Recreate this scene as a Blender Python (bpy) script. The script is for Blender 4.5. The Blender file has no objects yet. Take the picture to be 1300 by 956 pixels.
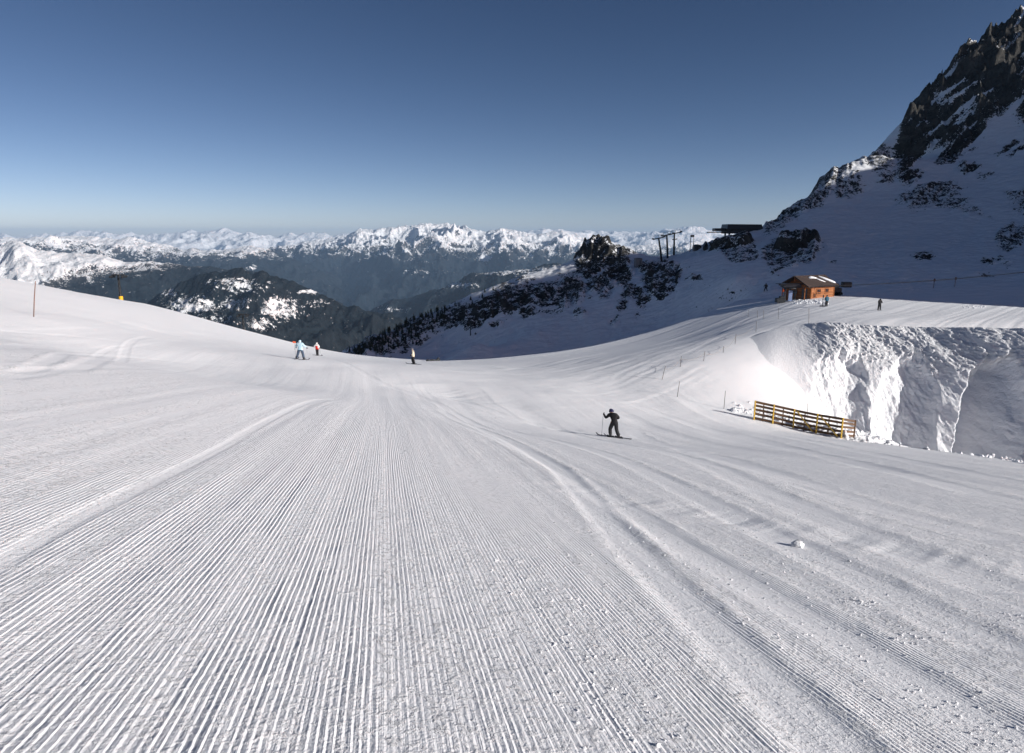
import bpy, bmesh, math, random
import numpy as np
from mathutils import Vector, Matrix
random.seed(7)
scene = bpy.context.scene
COL = scene.collection
R = math.radians
# ------------------------------------------------------------------ camera
F = 866.67                      # focal length in photo pixels (1300 wide): 24 mm lens
PITCH = math.atan(178 / F)      # the eye-level line lies above the middle of the frame
CP, SP = math.cos(PITCH), math.sin(PITCH)
cam_d = bpy.data.cameras.new('camera')
cam_d.lens = 24; cam_d.sensor_width = 36; cam_d.clip_start = 0.1; cam_d.clip_end = 200000
cam = bpy.data.objects.new('camera', cam_d); COL.objects.link(cam)
cam.location = (0, 0, 0); cam.rotation_euler = (math.pi / 2 - PITCH, 0, 0)
scene.camera = cam
# ------------------------------------------------------------------ light
SUN_AZ, SUN_EL = math.atan2(0.905, -0.425), R(19)     # compass angle from +Y, clockwise: behind the camera on the right
SV = Vector((math.sin(SUN_AZ) * math.cos(SUN_EL), math.cos(SUN_AZ) * math.cos(SUN_EL), math.sin(SUN_EL)))
sun_d = bpy.data.lights.new('sun', 'SUN'); sun_d.energy = 4.2; sun_d.angle = R(0.53); sun_d.color = (1.0, 0.972, 0.93)
sun = bpy.data.objects.new('sun', sun_d); COL.objects.link(sun)
sun.rotation_euler = SV.to_track_quat('Z', 'Y').to_euler(); sun.location = (60, -60, 60)
world = bpy.data.worlds.new('World'); scene.world = world; world.use_nodes = True
wn, wl = world.node_tree.nodes, world.node_tree.links
wn.clear()
sky = wn.new('ShaderNodeTexSky'); sky.sky_type = 'NISHITA'; sky.sun_disc = False
sky.sun_elevation = SUN_EL; sky.sun_rotation = SUN_AZ
sky.altitude = 2200; sky.air_density = 0.5; sky.dust_density = 2.0; sky.ozone_density = 2.5
# clear high-altitude air: deeper overhead, paler at the horizon than the stock sky
sepc = wn.new('ShaderNodeSeparateColor'); hsv = wn.new('ShaderNodeCombineColor')
wl.new(sky.outputs[0], sepc.inputs[0])
for i, (g, c) in enumerate(((1.55, .98), (1.38, .76), (1.26, .665))):
    p = wn.new('ShaderNodeMath'); p.operation = 'POWER'; p.inputs[1].default_value = g
    q = wn.new('ShaderNodeMath'); q.operation = 'MULTIPLY'; q.inputs[1].default_value = c
    wl.new(sepc.outputs[i], p.inputs[0]); wl.new(p.outputs[0], q.inputs[0]); wl.new(q.outputs[0], hsv.inputs[i])
bg = wn.new('ShaderNodeBackground'); bg.inputs['Strength'].default_value = 0.062
wo = wn.new('ShaderNodeOutputWorld')
wl.new(hsv.outputs[0], bg.inputs['Color']); wl.new(bg.outputs[0], wo.inputs['Surface'])
scene.view_settings.view_transform = 'Standard'; scene.view_settings.look = 'None'
scene.view_settings.exposure = 0.46; scene.view_settings.gamma = 1.0; scene.view_settings.use_curve_mapping = False
cy = scene.cycles
cy.max_bounces = 8; cy.diffuse_bounces = 5; cy.glossy_bounces = 2; cy.volume_bounces = 0
cy.sample_clamp_indirect = 4; cy.use_denoising = True

# ------------------------------------------------------------------ numeric helpers
def at(px, py, Y):
    """point seen at photo pixel (px, py) lying Y metres ahead"""
    up = (478 - py) / F; rt = (px - 650) / F
    t = Y / (CP + up * SP)
    return np.array([rt * t, Y, t * (-SP + up * CP)])
def project(X, Y, Z):
    d = Y * CP - Z * SP; u = Y * SP + Z * CP
    d = np.maximum(d, 1e-3)
    return 650 + F * X / d, 478 - F * u / d
_rng = np.random.RandomState(5)
_PERM = np.concatenate([_rng.permutation(1024)] * 3).astype(np.int32)
_GA = _rng.rand(1024).astype(np.float32) * np.float32(2 * math.pi); _GC, _GS = np.cos(_GA), np.sin(_GA)
def perlin(x, y, seed=0):
    x = np.asarray(x, np.float64) + seed * 7.31; y = np.asarray(y, np.float64) - seed * 3.77
    x, y = np.broadcast_arrays(x, y)
    ix = np.floor(x); iy = np.floor(y); fx = (x - ix).astype(np.float32); fy = (y - iy).astype(np.float32)
    ix = ix.astype(np.int32) & 1023; iy = iy.astype(np.int32) & 1023
    sx = fx * fx * fx * (fx * (fx * 6 - 15) + 10); sy = fy * fy * fy * (fy * (fy * 6 - 15) + 10)
    p0 = _PERM[ix]; p1 = _PERM[ix + 1]
    def g(p, dx, dy):
        h = _PERM[p + iy + dy]; return _GC[h] * (fx - dx) + _GS[h] * (fy - dy)
    a = g(p0, 0, 0); a += sx * (g(p1, 1, 0) - a); b = g(p0, 0, 1); b += sx * (g(p1, 1, 1) - b)
    return (a + sy * (b - a)) * np.float32(1.5)
def fbm(x, y, octv=4, seed=0, gain=.5, lac=2.03):
    s = 0; a = 1; n = 0
    for i in range(octv):
        s = s + a * perlin(x, y, seed + 17 * i); n += a; a *= gain; x = x * lac + 3.7; y = y * lac - 1.3
    return s / n
def streak(x, y, octv=4, seed=0, gain=.55):
    """noise drawn out along y: only x gets finer with each octave"""
    s = 0; a = 1; n = 0
    for i in range(octv):
        s = s + a * perlin(x, y * (1 + .35 * i), seed + 17 * i); n += a; a *= gain; x = x * 2.1 + 3.7
    return s / n
def ridged(x, y, octv=5, seed=0, gain=.5, lac=2.05):
    s = 0; a = 1; n = 0
    for i in range(octv):
        r = 1 - np.abs(perlin(x, y, seed + 31 * i)) * 1.6
        s = s + a * np.clip(r, 0, 1) ** 2; n += a; a *= gain; x = x * lac + 5.1; y = y * lac + 2.7
    return s / n
def sstep(a, b, x):
    t = np.clip((x - a) / (b - a), 0, 1); return t * t * (3 - 2 * t)
def cubic(n, m):
    """matrix that takes m even samples to n by Catmull-Rom"""
    t = np.linspace(0, m - 1, n); i = np.clip(t.astype(int), 0, m - 2); u = t - i; A = np.zeros((n, m)); r = np.arange(n)
    for o, w in ((-1, (-u + 2 * u ** 2 - u ** 3) / 2), (0, (2 - 5 * u ** 2 + 3 * u ** 3) / 2), (1, (u + 4 * u ** 2 - 3 * u ** 3) / 2), (2, (-u ** 2 + u ** 3) / 2)):
        np.add.at(A, (r, np.clip(i + o, 0, m - 1)), w)
    return A
class RBF:
    def __init__(s, P, p=1.5, smooth=0.0, sx=1.0):
        P = np.array(P, float); s.P = P; s.p = p; s.sx = sx
        n = len(P); D = np.hypot((P[:, None, 0] - P[None, :, 0]) * sx, P[:, None, 1] - P[None, :, 1])
        A = np.zeros((n + 3, n + 3)); A[:n, :n] = -D ** p + np.eye(n) * smooth
        A[:n, n] = 1; A[:n, n + 1] = P[:, 0]; A[:n, n + 2] = P[:, 1]; A[n:, :n] = A[:n, n:].T
        s.w = np.linalg.solve(A, np.concatenate([P[:, 2], np.zeros(3)]))
    def fan(s, f, rows=170, cols=210, blur=(0, 0)):
        i = np.linspace(0, 1, rows); j = np.linspace(0, 1, cols)
        Y = np.exp(f.ly[0] + (f.ly[-1] - f.ly[0]) * i)[:, None]; X = (f.k[0] + (f.k[-1] - f.k[0]) * j)[None, :] * Y; Y = Y - f.off + 0 * X
        Z = s(X, Y)
        for ax, n in ((0, blur[0]), (1, blur[1])):
            for _ in range(n):
                q = np.pad(Z, [(1, 1) if a == ax else (0, 0) for a in (0, 1)], mode='reflect', reflect_type='odd')
                Z = .5 * Z + .25 * (q[:-2] + q[2:] if ax == 0 else q[:, :-2] + q[:, 2:])
        return cubic(f.rows, rows) @ Z @ cubic(f.cols, cols).T
    def __call__(s, X, Y):
        sh = np.shape(X); X = np.ravel(np.asarray(X, float)); Y = np.ravel(np.asarray(Y, float)); n = len(s.P)
        o = s.w[n] + s.w[n + 1] * X + s.w[n + 2] * Y
        for i in range(n):
            o -= s.w[i] * ((X - s.P[i, 0]) ** 2 * s.sx ** 2 + (Y - s.P[i, 1]) ** 2) ** (s.p / 2)
        return o.reshape(sh)
def poly_dist(X, Y, pts):
    """distance to a polyline, the index along it and which side"""
    best = np.full(X.shape, 1e9); tt = np.zeros(X.shape); side = np.zeros(X.shape)
    for i in range(len(pts) - 1):
        ax, ay = pts[i][0], pts[i][1]; bx, by = pts[i + 1][0], pts[i + 1][1]
        dx, dy = bx - ax, by - ay; L = dx * dx + dy * dy + 1e-9
        t = np.clip(((X - ax) * dx + (Y - ay) * dy) / L, 0, 1)
        d = np.hypot(X - ax - t * dx, Y - ay - t * dy)
        m = d < best; best = np.where(m, d, best); tt = np.where(m, i + t, tt)
        side = np.where(m, np.sign(dx * (Y - ay) - dy * (X - ax)), side)
    return best, tt, side
def smooth_poly(pts, n=8):
    pts = np.array(pts, float); out = []
    for i in range(len(pts) - 1):
        p0 = pts[max(i - 1, 0)]; p1 = pts[i]; p2 = pts[i + 1]; p3 = pts[min(i + 2, len(pts) - 1)]
        for k in range(n):
            t = k / n
            out.append(.5 * (2 * p1 + (p2 - p0) * t + (2 * p0 - 5 * p1 + 4 * p2 - p3) * t * t + (3 * p1 - p0 - 3 * p2 + p3) * t ** 3))
    out.append(pts[-1]); return np.array(out)

# ------------------------------------------------------------------ mesh helpers
def tag(o, label=None, cat=None, group=None, kind=None):
    if label: o['label'] = label
    if cat: o['category'] = cat
    if group: o['group'] = group
    if kind: o['kind'] = kind
    return o
def grid_mesh(name, V, rows, cols, material, attrs=None, smooth=True):
    me = bpy.data.meshes.new(name)
    V = np.ascontiguousarray(V.reshape(-1, 3), dtype=np.float32); n = len(V)
    me.vertices.add(n); me.vertices.foreach_set('co', V.ravel())
    idx = np.arange(n).reshape(rows, cols)
    q = np.stack([idx[:-1, :-1], idx[:-1, 1:], idx[1:, 1:], idx[1:, :-1]], -1).reshape(-1, 4)
    m = len(q); me.loops.add(m * 4); me.loops.foreach_set('vertex_index', q.ravel().astype(np.int32))
    me.polygons.add(m); me.polygons.foreach_set('loop_start', (np.arange(m) * 4).astype(np.int32))
    me.polygons.foreach_set('loop_total', np.full(m, 4, np.int32))
    me.update(calc_edges=True)
    me.polygons.foreach_set('use_smooth', np.full(m, smooth))
    for k, a in (attrs or {}).items():
        at_ = me.attributes.new(k, 'FLOAT', 'POINT'); at_.data.foreach_set('value', np.ascontiguousarray(a.ravel(), dtype=np.float32))
    me.materials.append(material)
    o = bpy.data.objects.new(name, me); COL.objects.link(o)
    return o
class Fan:
    """height field on rows that grow with distance: X = k (Y + off)"""
    def __init__(s, k0, k1, cols, y0, y1, rows, off):
        s.k = np.linspace(k0, k1, cols); s.ly = np.linspace(math.log(y0 + off), math.log(y1 + off), rows); s.off = off
        s.Y = (np.exp(s.ly) - off)[:, None] * np.ones((1, cols)); s.X = s.k[None, :] * (s.Y + off)
        s.rows, s.cols = rows, cols; s.Z = None
    def sample(s, X, Y):
        X = np.asarray(X, float); Y = np.asarray(Y, float)
        fj = (X / (Y + s.off) - s.k[0]) / (s.k[1] - s.k[0]); fi = (np.log(np.maximum(Y + s.off, 1e-3)) - s.ly[0]) / (s.ly[1] - s.ly[0])
        ok = (fj >= 0) & (fj <= s.cols - 1) & (fi >= 0) & (fi <= s.rows - 1)
        j = np.clip(fj, 0, s.cols - 1.001); i = np.clip(fi, 0, s.rows - 1.001)
        a = i.astype(int); b = j.astype(int); u = i - a; v = j - b
        z = (s.Z[a, b] * (1 - u) * (1 - v) + s.Z[a + 1, b] * u * (1 - v) + s.Z[a, b + 1] * (1 - u) * v + s.Z[a + 1, b + 1] * u * v)
        return np.where(ok, z, -1e6)
    def verts(s): return np.stack([s.X, s.Y, s.Z], -1)
def hit(px, py, fans, y0=2.0, y1=400.0, n=6000):
    """where the sight line through a photo pixel meets the ground"""
    Y = np.exp(np.linspace(math.log(y0), math.log(y1), n))
    up = (478 - py) / F; rt = (px - 650) / F
    t = Y / (CP + up * SP); X = rt * t; Z = t * (-SP + up * CP)
    G = np.max([f.sample(X, Y) for f in fans], axis=0)
    m = np.where(Z <= G)[0]
    if len(m) == 0: raise ValueError('no ground at %s %s' % (px, py))
    i = m[0]
    return Vector((X[i], Y[i], G[i]))

# ------------------------------------------------------------------ materials
def new_mat(name):
    m = bpy.data.materials.new(name); m.use_nodes = True
    nt = m.node_tree; nt.nodes.clear()
    out = nt.nodes.new('ShaderNodeOutputMaterial'); b = nt.nodes.new('ShaderNodeBsdfPrincipled')
    nt.links.new(b.outputs[0], out.inputs['Surface'])
    return m, nt, b
class NB:
    """small helper to write node maths"""
    def __init__(s, nt): s.nt = nt
    def _in(s, sock, v):
        if isinstance(v, (int, float)): sock.default_value = v
        elif isinstance(v, tuple): sock.default_value = v
        else: s.nt.links.new(v, sock)
    def m(s, op, a, b=0.0, c=0.0, clamp=False):
        n = s.nt.nodes.new('ShaderNodeMath'); n.operation = op; n.use_clamp = clamp
        s._in(n.inputs[0], a); s._in(n.inputs[1], b); s._in(n.inputs[2], c); return n.outputs[0]
    def attr(s, name):
        n = s.nt.nodes.new('ShaderNodeAttribute'); n.attribute_name = name; return n.outputs['Fac']
    def noise(s, vec=None, scale=1.0, detail=4.0, rough=.55, w=None, dist=0.0):
        n = s.nt.nodes.new('ShaderNodeTexNoise')
        if w is not None: n.noise_dimensions = '1D'; s._in(n.inputs['W'], w)
        elif vec is not None: s.nt.links.new(vec, n.inputs['Vector'])
        n.inputs['Scale'].default_value = scale; n.inputs['Detail'].default_value = detail
        n.inputs['Roughness'].default_value = rough; n.inputs['Distortion'].default_value = dist
        return n.outputs['Fac']
    def comb(s, x, y, z=0.0):
        n = s.nt.nodes.new('ShaderNodeCombineXYZ'); s._in(n.inputs[0], x); s._in(n.inputs[1], y); s._in(n.inputs[2], z); return n.outputs[0]
    def pos(s): return s.nt.nodes.new('ShaderNodeTexCoord').outputs['Object']
    def geo(s, k='Normal'): return s.nt.nodes.new('ShaderNodeNewGeometry').outputs[k]
    def sep(s, v):
        n = s.nt.nodes.new('ShaderNodeSeparateXYZ'); s.nt.links.new(v, n.inputs[0]); return n.outputs
    def ramp(s, f, a, b, clampsmooth=True):
        n = s.nt.nodes.new('ShaderNodeMapRange'); n.interpolation_type = 'SMOOTHSTEP'
        s._in(n.inputs['Value'], f); n.inputs['From Min'].default_value = a; n.inputs['From Max'].default_value = b; return n.outputs[0]
    def mix(s, f, a, b):
        n = s.nt.nodes.new('ShaderNodeMix'); n.data_type = 'RGBA'
        s._in(n.inputs['Factor'], f); s._in(n.inputs[6], a if not isinstance(a, tuple) else a + (1,) * (4 - len(a)))
        s._in(n.inputs[7], b if not isinstance(b, tuple) else b + (1,) * (4 - len(b))); return n.outputs[2]
    def bump(s, h, dist=1.0, strength=1.0, normal=None):
        n = s.nt.nodes.new('ShaderNodeBump'); n.inputs['Strength'].default_value = strength; n.inputs['Distance'].default_value = dist
        s.nt.links.new(h, n.inputs['Height'])
        if normal is not None: s.nt.links.new(normal, n.inputs['Normal'])
        return n.outputs[0]
SNOW = (0.895, 0.905, 0.925)

def mat_piste():
    m, nt, b = new_mat('groomed_snow'); n = NB(nt)
    u = n.attr('u'); v = n.attr('v'); groom = n.attr('groom'); rough = n.attr('rough')
    P = n.pos()
    wob = n.m('MULTIPLY', n.noise(n.comb(n.m('MULTIPLY', u, 2.0), n.m('MULTIPLY', v, .9)), 1.0, 3), 0.022)
    crumb = n.noise(P, 16.0, 5, .68)
    crumb2 = n.noise(P, 52.0, 3, .6)
    uu = n.m('ADD', n.m('ADD', u, wob), n.m('MULTIPLY', crumb, .014))
    # comb teeth: a gentle flank and a steep flank every 3.7 cm
    fr = n.m('FRACT', n.m('DIVIDE', uu, 0.037))
    tooth = n.m('MINIMUM', n.m('DIVIDE', fr, .70), n.m('DIVIDE', n.m('SUBTRACT', 1.0, fr), .30))
    # strips where the teeth crumbled, strips where they stand clean
    keep = n.ramp(n.noise(n.comb(n.m('MULTIPLY', u, 3.2), n.m('MULTIPLY', v, .10)), 1.0, 4, .62), .36, .60)
    keep2 = n.ramp(n.noise(n.comb(n.m('MULTIPLY', u, 5.0), n.m('MULTIPLY', v, 1.6)), 1.0, 5, .65), .30, .58)
    wide = n.ramp(n.noise(n.comb(n.m('MULTIPLY', u, .45), n.m('MULTIPLY', v, .03)), 1.0, 3, .55), .30, .62)
    k = n.m('MULTIPLY', n.m('MULTIPLY', n.m('ADD', .30, n.m('MULTIPLY', keep, .70)), n.m('ADD', .35, n.m('MULTIPLY', keep2, .65))), n.m('ADD', .5, n.m('MULTIPLY', wide, .5)))
    a = n.m('MULTIPLY', n.m('MULTIPLY', tooth, .0108), n.m('MULTIPLY', groom, k))
    lines = n.noise(n.comb(n.m('MULTIPLY', u, 6.0), n.m('MULTIPLY', v, .04)), 1.0, 5, .75)
    lines = n.m('MULTIPLY', lines, n.m('ADD', .012, n.m('MULTIPLY', groom, .009)))
    grit = n.m('MULTIPLY', n.ramp(crumb, .48, .72), n.m('SUBTRACT', 1.15, k))
    gr = n.m('MULTIPLY', grit, n.m('ADD', .010, n.m('MULTIPLY', rough, .016)))
    gr2 = n.m('MULTIPLY', crumb2, n.m('ADD', .005, n.m('MULTIPLY', rough, .006)))
    h = n.m('ADD', n.m('ADD', a, lines), n.m('ADD', gr, gr2))
    nt.links.new(n.bump(h, 1.0, 1.0), b.inputs['Normal'])
    b.inputs['Base Color'].default_value = SNOW + (1,); b.inputs['Roughness'].default_value = .65
    b.inputs['Specular IOR Level'].default_value = .25
    return m
def mat_bank():
    m, nt, b = new_mat('pushed_snow'); n = NB(nt); P = n.pos()
    h = n.m('ADD', n.m('MULTIPLY', n.noise(P, 2.6, 6, .7), n.m('ADD', .05, n.m('MULTIPLY', n.attr('rough'), .26))), n.m('MULTIPLY', n.noise(P, 11, 4, .6), .05))
    nt.links.new(n.bump(h, 1.0, 1.0), b.inputs['Normal'])
    b.inputs['Base Color'].default_value = SNOW + (1,); b.inputs['Roughness'].default_value = .7
    b.inputs['Specular IOR Level'].default_value = .2
    return m
def mat_mountain(name='alpine_snow_and_rock', sc=1.0, rock_a=(.026, .025, .025), rock_b=(.135, .128, .112)):
    m, nt, b = new_mat(name); n = NB(nt); P = n.pos()
    rock = n.attr('rock'); nz = n.sep(n.geo('Normal'))[2]
    n1 = n.noise(P, .35 * sc, 6, .65); n2 = n.noise(P, 1.6 * sc, 5, .65)
    f = n.m('ADD', rock, n.m('MULTIPLY', n.m('SUBTRACT', n1, .5), 2.0))
    f = n.m('ADD', f, n.m('MULTIPLY', n.m('SUBTRACT', n2, .5), 1.9))
    f = n.m('SUBTRACT', f, n.m('MULTIPLY', n.m('SUBTRACT', nz, .72), .6))
    rf = n.ramp(f, .44, .50)
    tone = n.noise(P, .22 * sc, 6, .7, dist=.6)
    rc = n.mix(n.ramp(tone, .38, .68), rock_a, rock_b)
    rc = n.mix(n.m('MULTIPLY', n.ramp(n.noise(P, 3.0 * sc, 4, .7), .3, .7), .5), rc, (.03, .029, .028))
    c = n.mix(rf, SNOW, rc)
    nt.links.new(c, b.inputs['Base Color']); b.inputs['Roughness'].default_value = .8
    b.inputs['Specular IOR Level'].default_value = .15
    drift = n.nt.nodes.new('ShaderNodeMapping'); drift.inputs['Scale'].default_value = (.18, .75, .5); drift.inputs['Rotation'].default_value = (0, 0, .5); nt.links.new(P, drift.inputs[0])
    hs = n.m('ADD', n.m('MULTIPLY', n.noise(P, .5 * sc, 5, .6), .30 / sc), n.m('MULTIPLY', n2, .07 / sc))
    hs = n.m('ADD', hs, n.m('MULTIPLY', n.noise(drift.outputs[0], 1.0, 5, .6), .45))
    hr = n.m('MULTIPLY', n.m('ADD', n.noise(P, .9 * sc, 7, .72), n.m('MULTIPLY', n2, .5)), 1.6 / sc)
    h = n.m('ADD', n.m('MULTIPLY', hr, rf), n.m('MULTIPLY', hs, n.m('SUBTRACT', 1.0, rf)))
    nt.links.new(n.bump(h, 1.0, .9), b.inputs['Normal'])
    return m
def mat_range(name, cell, forest=(.008, .0115, .014)):
    """far range: snow above the tree line, dark forest with snowy clearings below"""
    m, nt, b = new_mat(name); n = NB(nt); P = n.pos()
    s = n.attr('snow'); g = n.attr('glade'); nz = n.sep(n.geo('Normal'))[2]
    n1 = n.noise(P, 1 / (cell * 9), 7, .62); n2 = n.noise(P, 1 / cell, 4, .7)
    f = n.m('ADD', s, n.m('MULTIPLY', n.m('SUBTRACT', n1, .5), 1.3))
    f = n.m('ADD', f, n.m('MULTIPLY', n.m('SUBTRACT', n2, .5), 1.4))
    f = n.m('ADD', f, n.m('MULTIPLY', n.m('SUBTRACT', nz, .8), .8))
    f = n.ramp(f, .44, .60)
    gl = n.m('ADD', g, n.m('MULTIPLY', n.m('SUBTRACT', n.noise(P, 1 / (cell * 3.5), 6, .62), .5), 1.6))
    gl = n.m('ADD', gl, n.m('MULTIPLY', n.m('SUBTRACT', n2, .5), 1.2))
    gl = n.ramp(gl, .52, .66)
    f = n.m('MAXIMUM', f, gl)
    dark = n.mix(n.ramp(n.noise(P, 1 / (cell * 5), 5, .6), .3, .7), forest, tuple(x * 2.0 for x in forest))
    dark = n.mix(n.m('MULTIPLY', n.ramp(s, .15, .5), .6), dark, (.055, .052, .05))
    c = n.mix(f, (.84, .86, .88), dark) if False else n.mix(f, dark, (.84, .86, .88))
    nt.links.new(c, b.inputs['Base Color']); b.inputs['Roughness'].default_value = .85
    b.inputs['Specular IOR Level'].default_value = .1
    h = n.m('ADD', n.m('MULTIPLY', n1, cell * 3.0), n.m('MULTIPLY', n2, cell * 1.0))
    nt.links.new(n.bump(h, 1.0, .9), b.inputs['Normal'])
    return m

# ------------------------------------------------------------------ piste: the groomed ground sheet
PC = []
for Y in (-5, 0, 4, 9, 15, 22):
    for X in (-14 - .7 * Y, -6 - .3 * Y, 0, 6 + .3 * Y, 14 + .7 * Y):
        PC.append((X, Y, -1.7 - .222 * Y - (.20 if X < 0 else .09) * X))
for p in [(777, 556, 37.5), (382, 457, 58), (402, 452, 82), (525, 463, 70), (42, 402, 50),
          (-120, 330, 72), (0, 350, 76), (45, 360, 80), (90, 370, 85), (150, 381, 92), (185, 385, 93), (220, 397, 92), (300, 420, 92), (340, 431, 92), (400, 448, 92),
          (430, 450.5, 95), (500, 458, 92), (560, 461, 90), (620, 457, 92), (680, 452, 97), (750, 444, 102), (830, 425, 112), (880, 407, 120),
          (920, 392, 130), (945, 382, 136), (1000, 376, 124), (1020, 378, 113), (1116, 394, 98), (1200, 398, 92), (1300, 401, 88), (1400, 404, 84),
          (1040, 411, 78), (1100, 413, 74), (1200, 416, 73), (1300, 416, 73), (1420, 417, 74),
          (845, 491, 62.5), (862, 474, 65), (905, 444, 70), (935, 428, 76), (968, 413, 80), (1005, 404, 87), (1040, 402, 92), (1100, 404, 85), (1200, 407, 82), (1300, 409, 81), (1420, 410, 82),
          (880, 435, 88), (920, 412, 100), (900, 508, 60), (940, 512, 59.5), (985, 500, 63), (957, 533, 57), (1005, 472, 68), (1012, 440, 74), (960, 470, 66),
          (1083, 556, 51.5), (1250, 580, 47.5), (1300, 590, 46.5), (1420, 612, 44), (1030, 534, 62), (1100, 574, 61), (1180, 592, 61), (1300, 612, 60), (1420, 625, 60),
          (700, 500, 55), (650, 480, 66), (200, 470, 45), (200, 430, 62), (1040, 372, 135), (1150, 380, 128), (1300, 386, 120), (1420, 388, 118)]:
    PC.append(tuple(at(*p)))
piste_rbf = RBF(PC, 1.35, smooth=.25)
PF = Fan(-1.12, 1.12, 1500, -4.2, 142, 900, 6.0)
crest_k = np.array([at(px, 400, Y)[0] / Y for px, Y in [(-120, 74), (0, 78), (90, 87), (185, 95), (300, 94), (400, 94), (500, 93), (560, 91), (620, 93), (680, 98), (750, 104), (830, 114), (880, 122), (920, 132), (945, 150)]])
crest_Y = np.array([74, 78, 87, 95, 94, 94, 93, 91, 93, 98, 104, 114, 122, 132, 150.])
def crest_drop(X, Y):
    d = np.maximum(Y - np.interp(X / np.maximum(Y, 1), crest_k, crest_Y), 0)
    return np.where(d < 12, .035 * d * d, .035 * 144 + .84 * (d - 12))
PF.Z = piste_rbf.fan(PF, blur=(14, 14)) - crest_drop(PF.X, PF.Y)
BANK_T = np.array([at(*p) for p in [(940, 432, 76), (975, 421, 77.5), (1005, 413, 78.2), (1035, 410.5, 77.2), (1060, 410, 75.8), (1100, 413.5, 74.5), (1150, 415, 73), (1200, 416, 71), (1300, 417, 66.5), (1420, 418, 62), (1560, 420, 59)]])
BANK_B = np.array([at(*p) for p in [(930, 512, 60), (960, 519, 61), (985, 525, 61.8), (1020, 533, 62), (1055, 547, 61.5), (1100, 564, 61), (1150, 578, 60), (1200, 590, 58.6), (1300, 610, 55.2), (1420, 630, 51.5), (1560, 655, 48)]])
PFM = Fan(-1.12, 1.12, 2, -4, 142, 2, 6.0)   # (unused corners keep the macro surface apart from its detail)
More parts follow.
